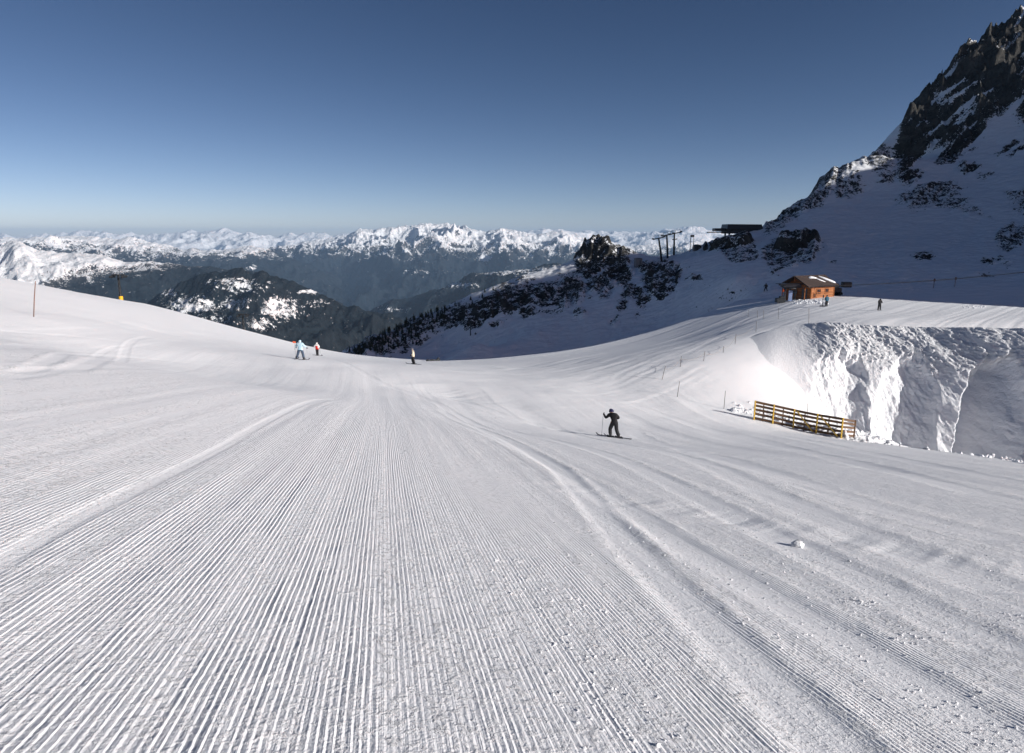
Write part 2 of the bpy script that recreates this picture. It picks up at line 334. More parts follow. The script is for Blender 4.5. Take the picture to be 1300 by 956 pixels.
def piste_detail():
    X, Y, Z = PF.X, PF.Y, PF.Z
    u = X + 0.19 * Y + .0007 * np.maximum(Y - 25, 0) ** 2; v = Y.copy()
    # farther on the machine turned towards the hut
    u2 = X * .72 - Y * .69
    near = 1 - sstep(48, 70, Y)
    pit = sstep(1, 6, X - 14) * sstep(56, 62, Y) * (1 - sstep(74, 79, Y))
    und = .035 * streak(u / 2.2, v / 35, 3, 3) + .13 * streak(u / 7, v / 45, 2, 9) + .011 * streak(u / .6, v / 22, 3, 21)
    far = (.09 * streak(u2 / 3, (X + Y) / 60, 3, 5) + .05 * streak(u2 / .9, (X + Y) / 45, 3, 8)) * sstep(-8, 12, X)
    u3 = Y - .12 * X; far = far + (.05 * streak(u3 / 2.2, X / 45, 3, 6) + .03 * streak(u3 / .8, X / 30, 3, 7)) * (1 - sstep(-10, 5, X))
    Z = Z + und * (.35 + .65 * sstep(2, 14, Y)) * near + far * (1 - near) * (1 - .9 * pit)
    Z += .14 * fbm(X / 9, Y / 9, 3, 33) * sstep(15, 45, Y) * (1 - .8 * sstep(70, 90, Y))
    # seams between neighbouring passes of the snow groomer
    s = (u + 2.05) % 5.3; s = np.minimum(s, 5.3 - s)
    Z += (.007 * np.exp(-(s / .10) ** 2) - .005 * np.exp(-((s - .28) / .15) ** 2)) * near * (.5 + .8 * perlin(u * 0 + np.floor((u + 2.05) / 5.3), v / 14, 4))
    groom = np.clip(1 - sstep(17, 48, Y), 0, 1) ** 1.2 * (.34 + .66 * sstep(-5, 0, u)) * (1 - .3 * sstep(4.5, 7, u))
    rough = .30 + .35 * fbm(u / 1.5, v / 9, 3, 12) + .25 * sstep(5, 8, u)
    # tracks left by skiers and machines: (photo points, half width, depth, berm)
    tracks = [([(560, 520), (600, 541), (650, 562), (700, 590), (735, 622), (770, 662), (810, 705), (870, 765), (940, 832), (1010, 900), (1100, 990)], .26, .05, .05),
              ([(0, 480), (60, 471), (120, 459), (160, 443), (190, 428)], .30, .07, .05),
              ([(0, 468), (60, 461), (125, 451), (165, 439)], .22, .05, .04),
              ([(-150, 800), (0, 712), (90, 660), (165, 624), (278, 569), (349, 530), (417, 508)], .10, .02, .002),
              ([(640, 545), (760, 575), (900, 640), (1060, 720), (1300, 840)], .35, .04, .05),
              ([(700, 540), (850, 575), (1000, 640), (1150, 700), (1300, 760)], .5, .05, .05),
              ([(800, 545), (950, 590), (1100, 640), (1300, 690)], .6, .05, .04),
              ([(600, 545), (720, 600), (860, 690), (1000, 770), (1160, 866), (1330, 970)], .3, .03, .035),
              ([(480, 488), (560, 500), (650, 530), (740, 548), (860, 560)], .5, .07, .06),
              ([(700, 490), (790, 508), (900, 545), (1000, 568), (1300, 640)], .7, .08, .06),
              ([(740, 478), (850, 500), (930, 540), (1083, 572), (1300, 615)], .6, .06, .06),
              ([(400, 452), (470, 478), (560, 515), (620, 545)], .35, .05, .05),
              ([(0, 440), (120, 452), (260, 462), (420, 470)], .4, .06, .05),
              ([(0, 420), (100, 428), (200, 440), (330, 452)], .3, .06, .05),
              ([(640, 470), (760, 450), (850, 428), (930, 400), (960, 385)], .5, .07, .06),
              ([(700, 480), (800, 458), (880, 436), (950, 405), (990, 390)], .5, .07, .06),
              ([(780, 480), (820, 462), (870, 450), (930, 422)], .4, .06, .06),
              ([(560, 470), (640, 476), (720, 470), (800, 450)], .5, .07, .06)]
    for pts, hw, dep, berm in tracks:
        W = smooth_poly([hit(px, py, [PF])[:2] for px, py in pts], 8)
        m = (X > W[:, 0].min() - 3) & (X < W[:, 0].max() + 3) & (Y > W[:, 1].min() - 3) & (Y < W[:, 1].max() + 3)
        d, t, sd = poly_dist(X[m], Y[m], W)
        e = sstep(0, .8, t) * (1 - sstep(len(W) - 2.2, len(W) - 1.1, t))
        k = (1 - sstep(hw * .45, hw * 1.25, d)) * e
        b_ = np.exp(-((d - hw * 1.35) / (hw * .35)) ** 2) * e * (.6 + .6 * perlin(X[m] * 2, Y[m] * 2, 6)) * np.where(sd > 0, 1, .4)
        Z[m] += (-.28 * dep * k + .30 * berm * b_)
        groom[m] *= 1 - .9 * k - .3 * np.clip(b_, 0, 1); rough[m] += .5 * np.clip(b_, 0, 1) - .3 * k
    # scuffed, dug-up spots on the lower run
    for px, py, a, b_, h in [(560, 497, 7, 2.2, -.35), (620, 506, 6, 2.0, -.30), (760, 486, 5, 1.6, -.3), (820, 478, 5, 1.8, .3), (700, 462, 8, 2.5, -.3), (640, 464, 7, 2, -.25),
                             (770, 500, 6, 2, -.25), (860, 470, 5, 2, .25), (690, 540, 4, 1.2, -.12), (900, 575, 6, 1.2, -.12), (1100, 690, 5, .7, -.08)]:
        c = hit(px, py, [PF]); dx, dy = X - c.x, Y - c.y
        q = (dx * .8 - dy * .55) / a, (dx * .55 + dy * .8) / b_
        w = np.exp(-q[0] ** 2 - q[1] ** 2); Z += .5 * h * w + .05 * w * streak(u2 / .7, (X + Y) / 30, 3, 14)
    Z += .03 * fbm(X / .35, Y / .35, 3, 15) * np.clip(rough, 0, 1) * (1 - sstep(20, 60, Y)) * .6
    # rubble pushed up at the foot of the dug bank
    groom = np.clip(groom, 0, 1); rough = np.clip(rough, 0, 1.3)
    fx = sstep(20, 26, X) * np.exp(-((Y - np.interp(X, [20, 21, 25.5, 33.6, 40], [59.5, 58.5, 53.4, 48.9, 45.6])) / 1.1) ** 2)
    Z += fx * (.30 + .9 * np.clip(fbm(X / .5, Y / .7, 4, 40) + .15, 0, 1)); rough = rough + fx * 1.2
    # the ground behind the dug bank lies deeper than the bank's hollows
    yb = np.interp(X, BANK_B[:, 0], BANK_B[:, 1]); yt = np.interp(X, BANK_T[:, 0], BANK_T[:, 1])
    Z -= 8 * sstep(.3, 1.8, Y - yb) * (1 - sstep(-1.0, -.05, Y - yt)) * sstep(1018, 1045, project(X, Y, Z)[0])
    PF.Z = Z
    return u, v, groom, rough
pu, pv, pg, pr = piste_detail()
M_PISTE = mat_piste()
piste = grid_mesh('snow_piste', PF.verts(), PF.rows, PF.cols, M_PISTE, dict(u=pu, v=pv, groom=pg, rough=pr))
tag(piste, 'wide groomed ski run with combed ridges running downhill', 'ski run', kind='structure')
del piste['category']

# ------------------------------------------------------------------ bank dug into the plateau
M_BANK = mat_bank()
def bank():
    n, r = 620, 300
    s = np.linspace(0, 1, n)
    Tp = smooth_poly(BANK_T, 12); Bp = smooth_poly(BANK_B, 12)
    def rs(P): return np.stack([np.interp(s, np.linspace(0, 1, len(P)), P[:, i]) for i in range(3)], -1)
    T, B = rs(Tp), rs(Bp)
    t = np.linspace(-.12, 1.12, r)[:, None]
    tc = np.clip(t, 0, 1)
    prof = tc + .10 * np.sin(tc * math.pi)               # a little convex
    hx = B[None, :, 0] + (T - B)[None, :, 0] * tc; hy = B[None, :, 1] + (T - B)[None, :, 1] * tc
    hz = B[None, :, 2] + (T - B)[None, :, 2] * np.clip(prof, 0, 1.0)
    hy = hy + np.maximum(t - 1, 0) * 14; hz = hz - np.maximum(t - 1, 0) * 3 + 0 * hx
    hy = hy + np.minimum(t, 0) * 8; hz = hz + np.minimum(t, 0) * 12
    px, _ = project(hx, hy, hz)
    # blade-wide hollows: centre, half width, arch height, depth, where it is deepest (-1 left .. 1 right)
    inw = np.zeros_like(hx); rough = sstep(.40, .70, tc) + 0 * hx
    wpx = px + 11 * fbm(px / 26, tc * 5, 5, 48); wt = tc + .15 * fbm(px / 18, tc * 5, 5, 49)
    for c, w, arch, dep, pk in [(1066, 42, .70, 1.4, .5), (1150, 44, .76, 1.7, .25), (1264, 52, .78, 3.8, -.25), (1352, 48, .74, 3.6, -.4), (1452, 50, .72, 2.4, .2)]:
        x = (wpx - c - 16 * (tc - .3)) / w
        p_ = np.clip(pk - .35 * (1 - tc), -.85, .8)
        g = np.where(x < p_, (x + 1) / (p_ + 1), (1 - x) / (1 - p_)); g = np.clip(g, 0, 1)
        g = g ** .75
        top = arch * np.clip(1 - x * x, 0, 1) ** .4
        f = g * sstep(0, .22, top - wt)
        inw = np.maximum(inw, dep * f * (1 - .25 * tc)); rough = rough * (1 - .85 * sstep(.05, .3, f))
    cl = np.clip(fbm(hx / .30, hz / .26, 3, 46) + .05, 0, 1) * (.5 + .9 * np.clip(fbm(hx / 2.2, hz / 1.6, 3, 51) + .4, 0, 1))
    wob = .6 * fbm(hx / 3.4, hz / 3, 4, 44) + .40 * rough * fbm(hx / 1.2, hz / .9, 4, 45) + .42 * rough * cl + .12 * rough * np.abs(fbm(hx / .16, hz / .14, 2, 53))
    rib = (.16 * fbm(hx / .55, hz / 6 + hx / 9, 4, 47) + .22 * fbm(hx / 1.5, hz / 1.2, 4, 54) + .08 * fbm(hx / .25, hz / .3, 3, 50)) * (1 - rough)
    out = (wob + rib) * sstep(-.1, .05, t) * (1 - .85 * sstep(.99, 1.03, t)) - inw + .3
    left = sstep(1004, 1044, px - 10 * (1 - tc) + 9 * perlin(px / 14, tc * 5, 52))
    edge_ = sstep(930, 985, px)
    out = out * left + (.12 * edge_ - .8 * (1 - edge_)) * (1 - left)
    hy = hy - out * .80 * (1 - sstep(1.0, 1.08, t)); hz = hz + out * .25 * (1 - sstep(1.0, 1.08, t)) - .12 * sstep(1.0, 1.1, t)
    rough = np.clip(rough + .30, 0, 1) * left
    o = grid_mesh('snow_bank', np.stack([hx, hy, hz], -1), r, n, M_BANK, dict(rough=rough))
    tag(o, kind='structure'); return o
snow_bank = bank()

# ------------------------------------------------------------------ the mountain, bowl and ridge
MC = []
ridge = [(430, 452, 195), (470, 428, 206), (520, 403, 220), (580, 381, 236), (640, 359, 252), (690, 347, 262), (714, 351, 262), (738, 336, 258), (752, 321, 252),
         (770, 317, 250), (800, 320, 247), (830, 324, 242), (860, 322, 232), (893, 319, 222)]
for p in ridge:
    MC.append(at(*p)); q = at(p[0], p[1], p[2] * 1.22); q[2] -= 26; MC.append(q); q = at(p[0], p[1], p[2] * 1.75); q[2] -= 130; MC.append(q)
for p in [(350, 470, 150), (350, 480, 200), (200, 480, 130), (250, 480, 220), (560, 462, 178), (600, 461, 174), (640, 459, 162), (700, 453, 164), (760, 444, 164), (820, 428, 164), (880, 408, 164), (930, 386, 162), (500, 463, 182), (540, 452, 190), (515, 458, 184), (580, 485, 140), (520, 490, 140), (460, 480, 150), (680, 476, 135), (780, 460, 140), (870, 430, 146),
          (600, 436, 172), (650, 432, 174), (700, 418, 178), (780, 396, 182), (860, 367, 182), (900, 351, 180), (540, 436, 200), (560, 412, 208), (620, 388, 206), (680, 366, 220), (720, 352, 228),
          (760, 342, 232), (800, 350, 214), (850, 336, 206), (880, 332, 200),
          (958, 374, 142), (932, 354, 165), (908, 334, 190), (892, 322, 212), (975, 365, 150), (985, 345, 165), (935, 312, 205), (960, 320, 190), (940, 299, 222), (905, 305, 226), (965, 291, 236),
          (1000, 322, 185), (1000, 300, 200), (1040, 370, 140), (1060, 371, 134), (1100, 378, 128), (1200, 388, 118), (1300, 396, 110), (1040, 345, 158), (1100, 348, 152), (1200, 350, 145), (1300, 346, 140),
          (1050, 312, 188), (1100, 302, 195), (1200, 292, 198), (1300, 275, 200), (1050, 262, 250), (1100, 242, 258), (1200, 222, 262), (1300, 190, 262),
          (972, 287, 246), (1000, 263, 264), (1040, 229, 284), (1080, 208, 300), (1120, 189, 312), (1138, 192, 313), (1140, 224, 309), (1180, 194, 304), (1220, 166, 300), (1300, 130, 298),
          (1150, 152, 320), (1176, 132, 325), (1200, 90, 332), (1240, 57, 340), (1270, 36, 346), (1300, 12, 352), (1400, -50, 365), (1500, -90, 370),
          (1400, 100, 298), (1400, 250, 205), (1400, 340, 138), (1400, 400, 106), (1500, 230, 205), (1500, 340, 132), (1560, 410, 100), (1600, 330, 140), (1560, -80, 370)]:
    MC.append(at(*p))
for p in [(972, 287, 246), (1000, 263, 264), (1040, 229, 284), (1080, 208, 300), (1120, 189, 312), (1176, 132, 325), (1200, 90, 332), (1240, 57, 340), (1300, 12, 352), (1500, -90, 370)]:
    q = at(p[0], p[1], p[2] * 1.25); q[2] -= 45; MC.append(q)
MC += [(0, 100, -27), (-40, 105, -45), (30, 108, -24), (90, 100, -13), (-120, 130, -90), (-150, 300, -200), (-60, 430, -190), (60, 440, -130), (130, 440, -20)]
mtn_rbf = RBF(MC, 1.35, smooth=.2)
MF = Fan(-.62, 1.12, 1050, 104, 440, 760, 6.0)
ROCKS = [  # photo centre, half sizes, turn (deg), strength
    (768, 326, 34, 20, 8, 1.0), (745, 330, 16, 24, -15, 1.0), (718, 368, 26, 26, 0, .55), (690, 372, 18, 22, 0, .6), (655, 372, 34, 22, -25, .75), (620, 388, 26, 16, -25, .75), (600, 408, 16, 10, -20, .6),
    (575, 398, 30, 18, -25, .6), (730, 366, 14, 12, 0, .6), (775, 350, 20, 9, -30, .6), (800, 370, 12, 12, 30, .6), (735, 398, 10, 9, 0, .5), (668, 396, 12, 8, 0, .5), (820, 340, 12, 8, 0, .6), (790, 388, 8, 12, 30, .55), (630, 412, 10, 5, 0, .45), (840, 352, 24, 26, 20, .8), (815, 378, 10, 16, 20, .6), (790, 352, 14, 12, 0, .55), (760, 366, 22, 16, 0, .6), (885, 352, 10, 5, 0, .7), (780, 410, 6, 10, 30, .5), (810, 402, 10, 5, -20, .4),
    (520, 420, 60, 22, -30, .5), (460, 440, 30, 14, -25, .6), (700, 392, 20, 12, 0, .35),
    (915, 306, 16, 12, -25, .95), (938, 316, 26, 16, 10, 1.0), (1003, 318, 34, 22, -5, .95), (985, 328, 14, 20, 0, .6), (1030, 312, 16, 12, 0, .7),
    (990, 275, 34, 16, -38, .65), (1030, 245, 34, 20, -38, .8), (1010, 262, 20, 14, -38, .6), (1075, 235, 26, 20, -30, .55), (1060, 222, 40, 10, -38, .6), (1108, 196, 26, 12, -20, .75), (1125, 215, 18, 24, -40, .6),
    (1165, 175, 24, 55, 15, 1.0), (1200, 130, 60, 50, -35, 1.0), (1255, 100, 60, 46, -30, 1.0), (1290, 60, 50, 50, -30, 1.0), (1215, 175, 46, 24, -38, .85), (1160, 210, 16, 30, 35, .8), (1260, 130, 50, 18, -30, .75),
    (1285, 188, 24, 10, -25, .7), (1240, 215, 26, 9, 10, .6), (1180, 246, 44, 13, -12, .72), (1205, 257, 34, 9, -8, .6), (1230, 268, 30, 6, 12, .45), (1172, 256, 24, 12, -20, .5), (1284, 246, 8, 5, 0, .6), (1285, 300, 24, 16, -30, .75),
    (1172, 324, 18, 7, 0, .6), (1265, 332, 24, 5, 0, .55), (1250, 348, 14, 4, 10, .55), (1058, 332, 6, 5, 0, .5), (1340, 260, 60, 30, 0, .6), (1380, 120, 90, 80, 0, .9)]
def mountain():
    X, Y = MF.X, MF.Y
    Z = mtn_rbf.fan(MF); MF.Z = Z
    px, py = project(X, Y, Z)
    rock = np.zeros_like(X)
    wx = px + 7 * fbm(px / 16, py / 16, 3, 61); wy = py + 7 * fbm(px / 16, py / 16, 3, 62)
    front = sstep(-1, 1, 0 * X + 1)
    for cx, cy_, a, b, ang, st in ROCKS:
        c, s = math.cos(R(-ang)), math.sin(R(-ang)); dx, dy = wx - cx, wy - cy_
        q = ((dx * c - dy * s) / a) ** 2 + ((dx * s + dy * c) / b) ** 2
        rock = np.maximum(rock, st * np.clip(1.25 - q, 0, 1) ** .6)
    rock = np.minimum(rock, .565 + .20 * sstep(1130, 1150, px) * (1 - sstep(215, 245, py)))
    ang = R(38); al = (px * math.cos(ang) - py * math.sin(ang)); ac = (px * math.sin(ang) + py * math.cos(ang))
    led = sstep(.04, .30, fbm(al / 80, ac / 12, 4, 63)); crag = sstep(1125, 1150, px) * (1 - sstep(205, 235, py))
    rock = rock - .75 * led * crag + .10 * crag * (rock > .3)
    ridge_ = sstep(440, 480, px) * (1 - sstep(880, 910, px)) * sstep(0, 14, py - np.interp(px, [430, 520, 640, 714, 752, 830, 893], [452, 403, 359, 351, 312, 324, 319])) * (1 - sstep(30, 75, py - np.interp(px, [430, 520, 640, 714, 752, 830, 893], [452, 403, 359, 351, 312, 324, 319])))
    rock = rock + .16 * ridge_
    far = sstep(150, 320, Y)
    sc = 1 + far
    r1 = ridged(X / (9 * sc), Y / (9 * sc), 5, 70); r2 = ridged(X / (3.2 * sc) + 9, Y / (3.2 * sc), 4, 71)
    f1 = fbm(X / (20 * sc), Y / (20 * sc), 4, 72)
    k = sstep(.25, .8, rock + .45 * f1)
    big = sstep(280, 310, Y) * sstep(1130, 1150, px)
    Z = Z + k * ((r1 - .35) * (2.0 + 2.0 * far + 7 * big) + (r2 - .4) * (1.5 + 1.3 * far + 2 * big))
    Z += .9 * f1 * (1 + 1.5 * far) * sstep(118, 150, Y) + (.6 * fbm(X / 7, Y / 7, 4, 73) + .25 * fbm(X / 2.2, Y / 2.2, 3, 74)) * sstep(118, 140, Y)
    # the cracked tower on the ridge and its neighbours
    for cpx, cpy, cY, h, w in [(757, 321, 250, 2.2, 6.5), (780, 317, 248, 1.2, 8.0), (744, 330, 251, 2.0, 5.0), (716, 352, 260, 1.5, 4.5), (938, 309, 207, 2.2, 4.5), (1003, 309, 192, 3.0, 4.5), (1022, 308, 196, 2.0, 4.0), (915, 302, 216, 2.2, 3.5)]:
        c = at(cpx, cpy, cY); d = np.hypot(X - c[0], (Y - c[1]) * .8) + 1.0 * fbm(X / 3, Y / 3, 3, 75)
        Z += h * (1 - sstep(w * .62, w, d)) * (1 + .25 * fbm(X / 1.8, Y / 1.8, 3, 76))
        rock = np.maximum(rock, .66 * (1 - sstep(w * .9, w * 1.3, d)))
    MF.Z = Z
    rock = rock + .10 * fbm(X / 30, Y / 30, 3, 77)
    o = grid_mesh('mountain', MF.verts(), MF.rows, MF.cols, M_MTN, dict(rock=rock))
    tag(o, kind='structure'); return o
M_MTN = mat_mountain()
mountain_o = mountain()

# ------------------------------------------------------------------ spur that shades the bowl (right of the frame)
def crest_field(X, Y, pts, slope, power=1.0):
    d, t, sd = poly_dist(X, Y, [p[:2] for p in pts])
    z = np.interp(t, np.arange(len(pts)), [p[2] for p in pts])
    return z - slope * d ** power, d, t, sd
def spur():
    gx, gy = np.meshgrid(np.linspace(112, 560, 260), np.linspace(-110, 420, 300))
    pts = [(250, 57, 86), (252, 95, 84), (255, 122, 79), (258, 155, 75), (264, 200, 75), (278, 250, 78), (312, 300, 105), (390, 335, 150), (470, 350, 180)]
    z, d, t, sd = crest_field(gx, gy, pts, .82)
    z = z - .55 * np.maximum(57 - gy, 0)
    z = z + 7 * fbm(gx / 40, gy / 40, 5, 81) * sstep(0, 30, d) + 2.5 * fbm(gx / 9, gy / 9, 4, 82)
    z = np.maximum(z, -60)
    rock = sstep(.0, .35, fbm(gx / 35, gy / 35, 4, 83)) * .8
    o = grid_mesh('mountain_spur', np.stack([gx, gy, z], -1), 300, 260, M_MTN, dict(rock=rock))
    tag(o, kind='structure'); return o
spur()

# ------------------------------------------------------------------ the valley and the far ranges
def mrange(name, sil, Y0, depth, slope, amp, wave, tree_drop, cell, seed, cols=520, rows=170, jag=1.0, glade=(), slope_back=.5, tree_fn=None, floor=-1500):
    sil = np.array(sil, float)
    pxs = np.linspace(sil[0, 0], sil[-1, 0], cols)
    k = (pxs - 650) / F / CP
    off = np.interp(pxs, sil[:, 0], sil[:, 1]); 
    Yc = np.full(cols, float(Y0)) if sil.shape[1] < 3 else np.interp(pxs, sil[:, 0], sil[:, 2])
    zc = np.array([at(p, y, yy)[2] for p, y, yy in zip(pxs, off, Yc)])
    w = np.linspace(-1, .45, rows)
    w = np.sign(w) * np.abs(w) ** 1.25
    Y = Yc[None, :] + w[:, None] * depth
    X = k[None, :] * Y
    d = np.abs(w)[:, None] * depth
    base = zc[None, :] - np.where(w[:, None] < 0, slope, slope_back) * d ** .97
    wv = wave
    rn = ridged(X / wv + seed, Y / wv * .8, 7, seed, gain=.56) - .40
    fn = fbm(X / (wv * 2.3), Y / (wv * 2.3), 4, seed + 5)
    env = sstep(0, wv * .5, d)
    crest_n = fbm(X / (wv * .45), Y * 0 + seed, 6, seed + 9, gain=.6)
    Z = base + amp * (rn * (.25 + .75 * env) + .6 * fn * env) + amp * .35 * jag * crest_n * (1 - env)
    Z = np.maximum(Z, floor)
    tl = zc[None, :] - tree_drop if tree_fn is None else tree_fn(pxs)[None, :]
    snow = np.clip(.5 + (Z - tl - .35 * amp * fn) / (amp * 1.3), 0, 1.2)
    gl = np.full_like(X, .10 if Y0 > 5000 else .20)
    if len(glade):
        px, py = project(X, Y, Z)
        for cx, cy_, a, b, st in glade:
            gl = np.maximum(gl, st * np.exp(-((px - cx) / a) ** 2 - ((py - cy_) / b) ** 2))
    m = mat_range(name + '_cover', cell)
    o = grid_mesh(name, np.stack([X, Y, Z], -1), rows, cols, m, dict(snow=snow, glade=gl))
    tag(o, kind='structure'); return o
mrange('horizon_range', [(-400, 299), (-100, 300), (0, 299), (50, 300), (100, 297), (150, 294), (200, 298), (260, 293), (310, 294), (350, 299), (400, 298), (450, 299), (640, 294), (700, 292), (750, 294), (800, 296), (850, 291), (900, 292), (960, 290), (1000, 292), (1400, 292)],
       17000, 6000, .30, 300, 1100, 700, 40, 11, cols=900, rows=130, jag=1.5)
mrange('glacier_range', [(250, 330), (330, 318), (400, 308), (440, 303), (462, 296), (480, 291), (500, 291), (520, 287), (545, 285), (562, 284), (580, 287), (600, 292), (640, 292), (680, 294), (710, 294), (740, 301), (765, 309), (800, 312), (850, 309), (900, 306), (1000, 304)],
       9500, 4800, .30, 330, 1000, 250, 22, 23, jag=.7, cols=760, rows=240, tree_fn=lambda p: p * 0 - 150,  glade=[(615, 326, 9, 8, 1.0), (530, 345, 60, 5, .45), (450, 342, 40, 6, .3)])
mrange('snowy_range', [(-300, 306), (60, 303), (120, 301), (170, 306), (220, 312), (270, 316), (330, 317), (370, 322), (400, 335), (440, 352)],
       7200, 3400, .30, 230, 900, 130, 18, 37, cols=620, rows=220, jag=.8, tree_fn=lambda p: p * 0 - 125, glade=[(320, 340, 10, 4, .8)])
mrange('west_mountain', [(-400, 296), (-50, 315), (0, 312), (28, 313), (41, 307), (52, 309), (66, 316), (95, 319), (130, 321), (165, 328), (200, 333), (250, 339), (290, 341), (340, 347), (400, 366), (440, 385)],
       3600, 1900, .36, 110, 480, 120, 8, 41, jag=.7, cols=560, rows=220, tree_fn=lambda p: np.interp(p, [-400, 0, 60, 110, 180, 240, 300, 440], [-270, -230, -210, -175, -140, -112, -105, -80]), glade=[(40, 345, 50, 10, .35)])
mrange('centre_hill', [(440, 410), (480, 390), (520, 378), (560, 366), (600, 350), (640, 341), (700, 336), (760, 342), (820, 350), (900, 360)],
       4200, 2000, .30, 120, 520, -500, 11, 53, cols=420, rows=200, glade=[(640, 343, 70, 9, .68), (585, 362, 34, 7, .64), (700, 345, 60, 12, .62), (500, 392, 40, 5, .5)])
mrange('near_hill', [(20, 450), (100, 420), (150, 398), (190, 388), (215, 372), (260, 354), (310, 346), (345, 349), (380, 360), (405, 371), (440, 384), (500, 400), (560, 430), (640, 470)],
       2300, 1100, .40, 110, 330, -500, 6, 67, cols=520, rows=240, glade=[(245, 388, 50, 16, .74), (300, 362, 50, 13, .68), (355, 392, 40, 22, .70), (330, 412, 34, 10, .62), (290, 385, 50, 14, .6), (270, 405, 44, 9, .58), (215, 372, 26, 8, .6), (400, 385, 30, 10, .5), (440, 358, 14, 7, .8), (395, 370, 16, 4, .8), (470, 412, 40, 10, .25)])
vf = np.meshgrid(np.linspace(-26500, 26500, 40), np.linspace(300, 23500, 40))
valley = grid_mesh('valley_floor', np.stack([vf[0], vf[1], np.full_like(vf[0], -1450.0)], -1), 40, 40, bpy.data.materials['near_hill_cover'], dict(snow=np.zeros(1600), glade=np.zeros(1600)))
tag(valley, kind='structure')
# ------------------------------------------------------------------ the air
def haze(density):
    x0, x1, y0, y1, z0, z1 = -27000, 27000, -900, 24000, -1501.5, 235
    me = bpy.data.meshes.new('haze'); bm = bmesh.new()
    bmesh.ops.create_cube(bm, size=1.0)
    for v in bm.verts:
        v.co = Vector(((x0 + x1) / 2 + v.co.x * (x1 - x0), (y0 + y1) / 2 + v.co.y * (y1 - y0), (z0 + z1) / 2 + v.co.z * (z1 - z0)))
    bm.to_mesh(me); bm.free()
    m = bpy.data.materials.new('thin_blue_air'); m.use_nodes = True; nt = m.node_tree; nt.nodes.clear()
    out = nt.nodes.new('ShaderNodeOutputMaterial'); pv = nt.nodes.new('ShaderNodeVolumePrincipled')
    pv.inputs['Color'].default_value = (.40, .66, 1.0, 1); pv.inputs['Density'].default_value = density; pv.inputs['Anisotropy'].default_value = 0.0
    nt.links.new(pv.outputs[0], out.inputs['Volume']); me.materials.append(m)
    o = bpy.data.objects.new('haze', me); COL.objects.link(o); o['kind'] = 'stuff'
    return o
haze(4.2e-5)
